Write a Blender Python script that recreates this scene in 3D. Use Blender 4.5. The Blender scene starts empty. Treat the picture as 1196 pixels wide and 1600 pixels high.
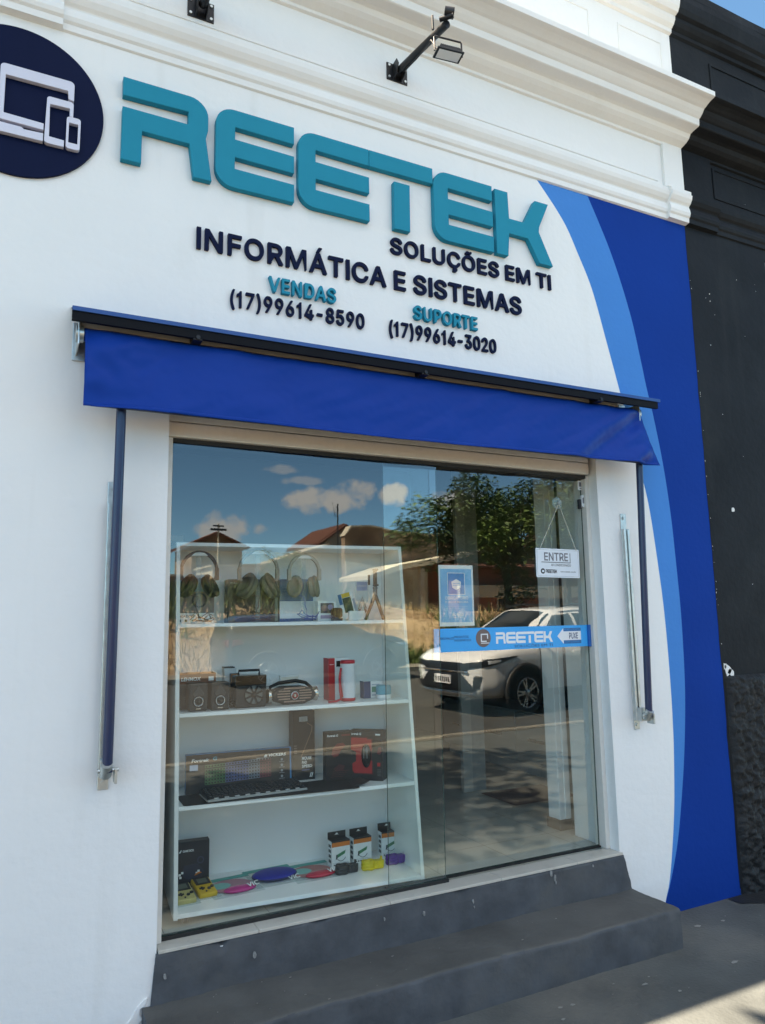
import bpy, math, random
from math import radians as R, sin, cos, pi
from mathutils import Vector, Matrix, noise
from mathutils.bvhtree import BVHTree
random.seed(7)
SC = bpy.context.scene
C = SC.collection

# ------------------------------------------------------------------ camera
cd = bpy.data.cameras.new('camera')
cam = bpy.data.objects.new('camera', cd)
C.objects.link(cam)
cd.sensor_fit = 'VERTICAL'
cd.sensor_height = 24.0
cd.lens = 24.0 * 1139.8 / 1600.0
cd.clip_start = 0.05
cd.clip_end = 2000.0
_yaw, _pit, _rol = R(26.647), R(8.300), R(-1.074)
_f = Vector((sin(_yaw) * cos(_pit), cos(_yaw) * cos(_pit), sin(_pit)))
_r = Vector((cos(_yaw), -sin(_yaw), 0))
_u = _r.cross(_f)
_r2 = cos(_rol) * _r + sin(_rol) * _u
_u2 = -sin(_rol) * _r + cos(_rol) * _u
cam.matrix_world = Matrix(((_r2.x, _u2.x, -_f.x, 0.0), (_r2.y, _u2.y, -_f.y, -3.1), (_r2.z, _u2.z, -_f.z, 1.58), (0, 0, 0, 1)))
SC.camera = cam

# ------------------------------------------------------------------ light
SUN = Vector((-0.55, 0.075, 0.82)).normalized()
sl = bpy.data.lights.new('sun', 'SUN')
sl.energy = 4.6
sl.angle = R(0.53)
sl.color = (1.0, 0.94, 0.84)
so = bpy.data.objects.new('sun', sl)
C.objects.link(so)
so.rotation_euler = (-SUN).to_track_quat('-Z', 'Y').to_euler()
so.location = (0, 0, 20)

SC.view_settings.view_transform = 'Standard'
SC.view_settings.look = 'None'
SC.view_settings.exposure = 2.42
SC.view_settings.gamma = 1.0
SC.view_settings.use_white_balance = True
SC.view_settings.white_balance_temperature = 7900
SC.view_settings.white_balance_tint = 12
try:
    SC.cycles.use_denoising = True
    SC.cycles.denoiser = 'OPENIMAGEDENOISE'
    SC.cycles.max_bounces = 12
    SC.cycles.transparent_max_bounces = 24
    SC.cycles.glossy_bounces = 4
    SC.cycles.caustics_reflective = False
    SC.cycles.caustics_refractive = False
    SC.cycles.sample_clamp_indirect = 6.0
except Exception:
    pass

W = bpy.data.worlds.new('World')
SC.world = W
W.use_nodes = True
wt = W.node_tree
wt.nodes.clear()


def wn(t, **k):
    n = wt.nodes.new(t)
    for a, b in k.items():
        setattr(n, a, b)
    return n


sky = wn('ShaderNodeTexSky', sky_type='NISHITA', sun_disc=False)
sky.sun_elevation = math.asin(SUN.z)
sky.sun_rotation = math.atan2(SUN.x, SUN.y)
sky.air_density = 1.0
sky.dust_density = 0.0
sky.ozone_density = 3.5
sky.altitude = 5000
bg = wn('ShaderNodeBackground')
bg.inputs[1].default_value = 0.10
# the clear inland air of the place: the sky's red is held back a little
skm = wn('ShaderNodeMix', data_type='RGBA', blend_type='MULTIPLY')
skm.inputs['Factor'].default_value = 1.0
skm.inputs['B'].default_value = (.70, 1.0, .97, 1)
wt.links.new(sky.outputs[0], skm.inputs['A'])
wt.links.new(skm.outputs['Result'], bg.inputs[0])
# scattered cumulus clouds: direction-space blobs broken up by noise
geo = wn('ShaderNodeTexCoord')
nz = wn('ShaderNodeTexNoise')
nz.inputs['Scale'].default_value = 28.0
nz.inputs['Detail'].default_value = 10.0
nz.inputs['Roughness'].default_value = 0.62
wt.links.new(geo.outputs['Generated'], nz.inputs['Vector'])


def wm(op, a, b=None, clamp=False):
    n = wn('ShaderNodeMath', operation=op, use_clamp=clamp)
    for i, v in enumerate((a, b)):
        if v is None:
            continue
        if isinstance(v, (int, float)):
            n.inputs[i].default_value = v
        else:
            wt.links.new(v, n.inputs[i])
    return n.outputs[0]


def wdot(v):
    n = wn('ShaderNodeVectorMath', operation='DOT_PRODUCT')
    wt.links.new(geo.outputs['Generated'], n.inputs[0])
    n.inputs[1].default_value = v
    return n.outputs['Value']


mask = None
for (c, wx, wz, den) in [((.37, -.92, .143), .056, .019, 1.0), ((.41, -.90, .160), .035, .017, .9),
                         ((.455, -.88, .152), .022, .015, 1.0), ((.24, -.96, .108), .042, .020, .9),
                         ((.29, -.95, .106), .014, .009, .7), ((.31, -.93, .185), .022, .007, .45),
                         ((.34, -.93, .172), .035, .006, .5), ((.54, -.84, .142), .045, .020, .95),
                         ((-.5, -.85, .2), .09, .04, 1.0), ((.8, -.55, .25), .11, .05, 1.0), ((-.2, -.9, .42), .1, .05, .9),
                         ((-.9, .1, .3), .12, .05, 1.0), ((.75, .5, .18), .09, .03, .8), ((.2, -.7, .6), .12, .06, .8)]:
    c = Vector(c).normalized()
    rr = c.cross(Vector((0, 0, 1))).normalized()
    uu = rr.cross(c).normalized()
    a = wm('DIVIDE', wdot(rr), wx)
    b = wm('DIVIDE', wdot(uu), wz)
    # flat underside: the lower half falls off faster
    d = wm('ADD', wm('MULTIPLY', a, a), wm('MULTIPLY', b, b))
    m = wm('SUBTRACT', 1.0, d)
    m = wm('ADD', m, wm('MULTIPLY', wm('SUBTRACT', nz.outputs['Fac'], 0.5), 4.6))
    front = wm('GREATER_THAN', wdot(c), 0.7)
    m = wm('MULTIPLY', wm('MULTIPLY', m, 1.25, True), wm('MULTIPLY', front, den))
    mask = m if mask is None else wm('MAXIMUM', mask, m)
# broken cloud layer added overhead, out of view, to raise the ambient light
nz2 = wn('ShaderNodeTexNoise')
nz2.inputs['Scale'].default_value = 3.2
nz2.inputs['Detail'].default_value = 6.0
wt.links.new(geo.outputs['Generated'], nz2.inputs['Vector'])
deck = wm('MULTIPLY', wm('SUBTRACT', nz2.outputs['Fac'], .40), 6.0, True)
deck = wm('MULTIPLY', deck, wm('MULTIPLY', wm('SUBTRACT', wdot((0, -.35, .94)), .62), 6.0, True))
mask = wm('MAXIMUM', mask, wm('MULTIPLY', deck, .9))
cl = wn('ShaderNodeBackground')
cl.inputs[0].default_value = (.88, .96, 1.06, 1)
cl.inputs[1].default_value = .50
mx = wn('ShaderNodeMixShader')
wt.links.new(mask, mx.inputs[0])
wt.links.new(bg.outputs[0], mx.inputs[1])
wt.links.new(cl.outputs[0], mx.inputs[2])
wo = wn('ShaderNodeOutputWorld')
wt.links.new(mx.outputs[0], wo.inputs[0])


# ------------------------------------------------------------------ materials
def lin(h):
    h = h.lstrip('#')
    v = [int(h[i:i + 2], 16) / 255 for i in (0, 2, 4)]
    return tuple((x / 12.92 if x <= .04045 else ((x + .055) / 1.055) ** 2.4) for x in v)


MC = {}


def M(name, col, rough=.5, metal=0.0, var=.08, scale=25.0, bump=0.0, bscale=None, spec=.5, coat=0.0, dirt=None, dscale=3.0, dlo=.55, dhi=.75, detail=6.0, streak=None, strokes=0.0):
    if name in MC:
        return MC[name]
    if isinstance(col, str):
        col = lin(col)
    m = bpy.data.materials.new(name)
    m.use_nodes = True
    t = m.node_tree
    p = t.nodes['Principled BSDF']
    p.inputs['Roughness'].default_value = rough
    p.inputs['Metallic'].default_value = metal
    p.inputs['Specular IOR Level'].default_value = spec
    p.inputs['Coat Weight'].default_value = coat
    tc = t.nodes.new('ShaderNodeTexCoord')
    n = t.nodes.new('ShaderNodeTexNoise')
    n.inputs['Scale'].default_value = scale
    n.inputs['Detail'].default_value = detail
    t.links.new(tc.outputs['Object'], n.inputs['Vector'])
    r = t.nodes.new('ShaderNodeValToRGB')
    r.color_ramp.elements[0].position = .3
    r.color_ramp.elements[1].position = .7
    r.color_ramp.elements[0].color = tuple(max(0, c * (1 - var)) for c in col) + (1,)
    r.color_ramp.elements[1].color = tuple(min(1, c * (1 + var)) for c in col) + (1,)
    t.links.new(n.outputs['Fac'], r.inputs['Fac'])
    out = r.outputs['Color']
    if dirt is not None:
        dc = lin(dirt) if isinstance(dirt, str) else dirt
        n2 = t.nodes.new('ShaderNodeTexNoise')
        n2.inputs['Scale'].default_value = dscale
        n2.inputs['Detail'].default_value = 8.0
        n2.inputs['Roughness'].default_value = .65
        t.links.new(tc.outputs['Object'], n2.inputs['Vector'])
        r2 = t.nodes.new('ShaderNodeValToRGB')
        r2.color_ramp.elements[0].position = dlo
        r2.color_ramp.elements[1].position = dhi
        r2.color_ramp.elements[0].color = (0, 0, 0, 1)
        r2.color_ramp.elements[1].color = (1, 1, 1, 1)
        t.links.new(n2.outputs['Fac'], r2.inputs['Fac'])
        mxx = t.nodes.new('ShaderNodeMix')
        mxx.data_type = 'RGBA'
        t.links.new(r2.outputs['Color'], mxx.inputs['Factor'])
        t.links.new(out, mxx.inputs['A'])
        mxx.inputs['B'].default_value = tuple(dc) + (1,)
        out = mxx.outputs['Result']
    if streak is not None:
        # long vertical run-off stains
        mp = t.nodes.new('ShaderNodeMapping')
        mp.inputs['Scale'].default_value = (7.0, 7.0, .45)
        t.links.new(tc.outputs['Object'], mp.inputs['Vector'])
        n3 = t.nodes.new('ShaderNodeTexNoise')
        n3.inputs['Scale'].default_value = 1.0
        n3.inputs['Detail'].default_value = 7.0
        t.links.new(mp.outputs['Vector'], n3.inputs['Vector'])
        r3 = t.nodes.new('ShaderNodeValToRGB')
        r3.color_ramp.elements[0].position = .60
        r3.color_ramp.elements[1].position = .95
        r3.color_ramp.elements[0].color = (0, 0, 0, 1)
        r3.color_ramp.elements[1].color = (1, 1, 1, 1)
        t.links.new(n3.outputs['Fac'], r3.inputs['Fac'])
        m3 = t.nodes.new('ShaderNodeMix')
        m3.data_type = 'RGBA'
        t.links.new(r3.outputs['Color'], m3.inputs['Factor'])
        t.links.new(out, m3.inputs['A'])
        m3.inputs['B'].default_value = tuple(streak) + (1,)
        out = m3.outputs['Result']
    t.links.new(out, p.inputs['Base Color'])
    if bump:
        nb = t.nodes.new('ShaderNodeTexNoise')
        nb.inputs['Scale'].default_value = bscale or scale
        nb.inputs['Detail'].default_value = 8.0
        t.links.new(tc.outputs['Object'], nb.inputs['Vector'])
        bp = t.nodes.new('ShaderNodeBump')
        bp.inputs['Strength'].default_value = min(1, bump)
        bp.inputs['Distance'].default_value = .01
        t.links.new(nb.outputs['Fac'], bp.inputs['Height'])
        if strokes:
            # flattened trowel and brush strokes under the paint
            mp2 = t.nodes.new('ShaderNodeMapping')
            mp2.inputs['Scale'].default_value = (2.0, 2.0, 5.0)
            mp2.inputs['Rotation'].default_value = (0, .15, 0)
            t.links.new(tc.outputs['Object'], mp2.inputs['Vector'])
            n4 = t.nodes.new('ShaderNodeTexNoise')
            n4.inputs['Scale'].default_value = 1.6
            n4.inputs['Detail'].default_value = 5.0
            n4.inputs['Distortion'].default_value = .6
            t.links.new(mp2.outputs['Vector'], n4.inputs['Vector'])
            bp2 = t.nodes.new('ShaderNodeBump')
            bp2.inputs['Strength'].default_value = strokes
            bp2.inputs['Distance'].default_value = .04
            t.links.new(n4.outputs['Fac'], bp2.inputs['Height'])
            t.links.new(bp.outputs['Normal'], bp2.inputs['Normal'])
            t.links.new(bp2.outputs['Normal'], p.inputs['Normal'])
        else:
            t.links.new(bp.outputs['Normal'], p.inputs['Normal'])
    MC[name] = m
    return m


def glass_mat(name, r0, tint, rough=0.0):
    """thin architectural glass: Fresnel mirror over tinted transparency"""
    m = bpy.data.materials.new(name)
    m.use_nodes = True
    t = m.node_tree
    t.nodes.clear()
    o = t.nodes.new('ShaderNodeOutputMaterial')
    tr = t.nodes.new('ShaderNodeBsdfTransparent')
    tr.inputs[0].default_value = tint + (1,)
    gl = t.nodes.new('ShaderNodeBsdfGlossy')
    gl.inputs['Roughness'].default_value = rough
    gl.inputs[0].default_value = (.97, 1, .99, 1)
    # Schlick reflectance of a pane, the same from both sides
    lw = t.nodes.new('ShaderNodeLayerWeight')
    lw.inputs['Blend'].default_value = .5
    pw = t.nodes.new('ShaderNodeMath')
    pw.operation = 'POWER'
    pw.inputs[1].default_value = 5.0
    t.links.new(lw.outputs['Facing'], pw.inputs[0])
    fr = t.nodes.new('ShaderNodeMath')
    fr.operation = 'MULTIPLY_ADD'
    fr.inputs[1].default_value = 1 - r0
    fr.inputs[2].default_value = r0
    t.links.new(pw.outputs[0], fr.inputs[0])
    mx_ = t.nodes.new('ShaderNodeMixShader')
    # very slight waviness of toughened glass
    tc = t.nodes.new('ShaderNodeTexCoord')
    n = t.nodes.new('ShaderNodeTexNoise')
    n.inputs['Scale'].default_value = 1.1
    n.inputs['Detail'].default_value = 1.0
    t.links.new(tc.outputs['Object'], n.inputs['Vector'])
    bp = t.nodes.new('ShaderNodeBump')
    bp.inputs['Strength'].default_value = .05
    bp.inputs['Distance'].default_value = .008
    t.links.new(n.outputs['Fac'], bp.inputs['Height'])
    t.links.new(bp.outputs['Normal'], gl.inputs['Normal'])
    t.links.new(fr.outputs[0], mx_.inputs[0])
    t.links.new(tr.outputs[0], mx_.inputs[1])
    t.links.new(gl.outputs[0], mx_.inputs[2])
    t.links.new(mx_.outputs[0], o.inputs[0])
    MC[name] = m
    return m


def clear_mat(name, tint, amt=.12, rough=.15):
    m = bpy.data.materials.new(name)
    m.use_nodes = True
    t = m.node_tree
    t.nodes.clear()
    o = t.nodes.new('ShaderNodeOutputMaterial')
    tr = t.nodes.new('ShaderNodeBsdfTransparent')
    tr.inputs[0].default_value = tint + (1,)
    p = t.nodes.new('ShaderNodeBsdfPrincipled')
    p.inputs['Base Color'].default_value = (.8, .85, .85, 1)
    p.inputs['Roughness'].default_value = rough
    n = t.nodes.new('ShaderNodeTexNoise')
    n.inputs['Scale'].default_value = 30
    mm = t.nodes.new('ShaderNodeMath')
    mm.operation = 'MULTIPLY'
    mm.inputs[1].default_value = amt * 2
    t.links.new(n.outputs['Fac'], mm.inputs[0])
    mx_ = t.nodes.new('ShaderNodeMixShader')
    t.links.new(mm.outputs[0], mx_.inputs[0])
    t.links.new(tr.outputs[0], mx_.inputs[1])
    t.links.new(p.outputs[0], mx_.inputs[2])
    t.links.new(mx_.outputs[0], o.inputs[0])
    MC[name] = m
    return m


# ------------------------------------------------------------------ mesh helpers
ORG = {}


class MB:
    def __init__(s):
        s.v = []
        s.f = []
        s.m = []
        s.s = []

    def add(s, vs, fs, m=0, sm=False, X=None):
        b = len(s.v)
        for p in vs:
            p = Vector(p)
            s.v.append(X @ p if X is not None else p)
        for f in fs:
            s.f.append(tuple(b + i for i in f))
            s.m.append(m)
            s.s.append(sm)
        return s

    def box(s, x0, x1, y0, y1, z0, z1, m=0, X=None):
        vs = [(x, y, z) for z in (z0, z1) for y in (y0, y1) for x in (x0, x1)]
        fs = [(0, 2, 3, 1), (4, 5, 7, 6), (0, 1, 5, 4), (2, 6, 7, 3), (0, 4, 6, 2), (1, 3, 7, 5)]
        return s.add(vs, fs, m, False, X)

    def prism(s, poly, a, b, axis='y', m=0, X=None, sm=False, mside=None):
        n = len(poly)
        area = sum(poly[i][0] * poly[(i + 1) % n][1] - poly[(i + 1) % n][0] * poly[i][1] for i in range(n))
        if area < 0:
            poly = poly[::-1]
        mk = {'y': lambda p, t: (p[0], t, p[1]), 'z': lambda p, t: (p[0], p[1], t), 'x': lambda p, t: (t, p[0], p[1])}[axis]
        vs = [mk(p, a) for p in poly] + [mk(p, b) for p in poly]
        lo, hi = tuple(range(n)), tuple(range(n, 2 * n))
        fl = axis == 'y'
        caps = [lo if fl else lo[::-1], hi[::-1] if fl else hi]
        sides = [((i, n + i, n + (i + 1) % n, (i + 1) % n) if fl else (i, (i + 1) % n, n + (i + 1) % n, n + i)) for i in range(n)]
        s.add(vs, caps + sides, m, False, X)
        if sm or mside is not None:
            for k in range(n):
                s.s[-1 - k] = sm
                if mside is not None:
                    s.m[-1 - k] = mside
        return s

    def tube(s, pts, r, n=10, m=0, X=None, caps=True, sm=True):
        pts = [Vector(p) for p in pts]
        k = len(pts)
        rs = r if isinstance(r, (list, tuple)) else [r] * k
        vs = []
        prev = None
        for i, p in enumerate(pts):
            d = (pts[min(i + 1, k - 1)] - pts[max(i - 1, 0)]).normalized()
            if prev is None:
                a = d.orthogonal().normalized()
            else:
                a = (prev - d * prev.dot(d))
                a = a.normalized() if a.length > 1e-6 else d.orthogonal().normalized()
            prev = a
            bb = d.cross(a)
            for j in range(n):
                t = 2 * pi * j / n
                vs.append(p + (a * cos(t) + bb * sin(t)) * rs[i])
        fs = []
        for i in range(k - 1):
            for j in range(n):
                fs.append((i * n + j, i * n + (j + 1) % n, (i + 1) * n + (j + 1) % n, (i + 1) * n + j))
        s.add(vs, fs, m, sm, X)
        if caps:
            s.add(vs[:n], [tuple(range(n))[::-1]], m, False, X)
            s.add(vs[-n:], [tuple(range(n))], m, False, X)
        return s

    def lathe(s, prof, n=24, m=0, X=None, sm=True, caps=True):
        vs = []
        for (r, z) in prof:
            for j in range(n):
                t = 2 * pi * j / n
                vs.append((r * cos(t), r * sin(t), z))
        fs = []
        for i in range(len(prof) - 1):
            for j in range(n):
                fs.append((i * n + j, i * n + (j + 1) % n, (i + 1) * n + (j + 1) % n, (i + 1) * n + j))
        s.add(vs, fs, m, sm, X)
        if caps and prof[0][0] > 1e-5:
            s.add(vs[:n], [tuple(range(n))[::-1]], m, False, X)
        if caps and prof[-1][0] > 1e-5:
            s.add(vs[-n:], [tuple(range(n))], m, False, X)
        return s

    def ell(s, c, r, n=16, k=10, m=0, X=None):
        vs = []
        for i in range(k + 1):
            a = -pi / 2 + pi * i / k
            for j in range(n):
                t = 2 * pi * j / n
                vs.append((c[0] + r[0] * cos(a) * cos(t), c[1] + r[1] * cos(a) * sin(t), c[2] + r[2] * sin(a)))
        fs = [(i * n + j, i * n + (j + 1) % n, (i + 1) * n + (j + 1) % n, (i + 1) * n + j) for i in range(k) for j in range(n)]
        return s.add(vs, fs, m, True, X)

    def grid(s, nu, nv, fn, m=0, sm=True, X=None):
        vs = [fn(i / nu, j / nv) for j in range(nv + 1) for i in range(nu + 1)]
        fs = [(j * (nu + 1) + i, j * (nu + 1) + i + 1, (j + 1) * (nu + 1) + i + 1, (j + 1) * (nu + 1) + i) for j in range(nv) for i in range(nu)]
        return s.add(vs, fs, m, sm, X)

    def text(s, t, x0, z0, cap, width=None, y=0.0, depth=0.0, bold=0.0, m=0, X=None, align='L', shear=0.0):
        """flat or solid lettering in the local x/z plane, facing -y"""
        vs, fs, w = text_geo(t, bold, depth / cap if cap else 0, shear)
        k = cap
        sx = (width / (w * k)) if width else 1.0
        ox = x0 - (w * k * sx / 2 if align == 'C' else 0)
        return s.add([(ox + v[0] * k * sx, y - v[2] * k, z0 + v[1] * k) for v in vs], fs, m, False, X)

    def build(s, name, mats, parent=None, at=None, bevel=0.0, seg=2, rot=None, world=True, autos=False):
        me = bpy.data.meshes.new(name)
        off = Vector((0, 0, 0))
        if parent is not None and world:
            off = ORG.get(parent.name, Vector((0, 0, 0)))
        elif at is not None and world:
            off = Vector(at)
        me.from_pydata([tuple(v - off) for v in s.v], [], s.f)
        if not isinstance(mats, (list, tuple)):
            mats = [mats]
        for q in mats:
            me.materials.append(q)
        me.polygons.foreach_set('material_index', s.m)
        me.polygons.foreach_set('use_smooth', s.s)
        me.update()
        o = bpy.data.objects.new(name, me)
        C.objects.link(o)
        if parent is not None:
            o.parent = parent
            ORG[o.name] = off
        else:
            ORG[o.name] = Vector(at) if at is not None else Vector((0, 0, 0))
        if at is not None and parent is None:
            o.location = at
        if rot is not None:
            o.rotation_euler = rot
        if bevel:
            b = o.modifiers.new('edge', 'BEVEL')
            b.width = bevel
            b.segments = seg
            b.limit_method = 'ANGLE'
            b.angle_limit = R(40)
        return o


_TG = {}


def _raw_text(t, bold, depth, shear=0.0):
    cu = bpy.data.curves.new('t', 'FONT')
    cu.body = t
    cu.size = 1.0
    cu.offset = bold
    cu.extrude = depth / 2
    cu.resolution_u = 3
    cu.shear = shear
    o = bpy.data.objects.new('t', cu)
    C.objects.link(o)
    dg = bpy.context.evaluated_depsgraph_get()
    e = o.evaluated_get(dg)
    me = e.to_mesh()
    vs = [tuple(v.co) for v in me.vertices]
    fs = [tuple(p.vertices) for p in me.polygons]
    e.to_mesh_clear()
    bpy.data.objects.remove(o)
    bpy.data.curves.remove(cu)
    return vs, fs


def text_geo(t, bold=0.0, depth=0.0, shear=0.0):
    """unit text: cap height 1, starts at x=0, z range 0..depth; returns verts, faces, width"""
    key = (t, bold, round(depth, 4), shear)
    if key in _TG:
        return _TG[key]
    if ('cap', bold) not in _TG:
        v, _ = _raw_text('E', bold, 0)
        _TG[('cap', bold)] = (min(p[1] for p in v), max(p[1] for p in v))
    c0, c1 = _TG[('cap', bold)]
    k = 1 / (c1 - c0)
    v, f = _raw_text(t, bold, depth / k, shear)
    x0 = min(p[0] for p in v)
    x1 = max(p[0] for p in v)
    zz = min(p[2] for p in v)
    vs = [((p[0] - x0) * k, (p[1] - c0) * k, (p[2] - zz) * k) for p in v]
    _TG[key] = (vs, f, (x1 - x0) * k)
    return _TG[key]


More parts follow.
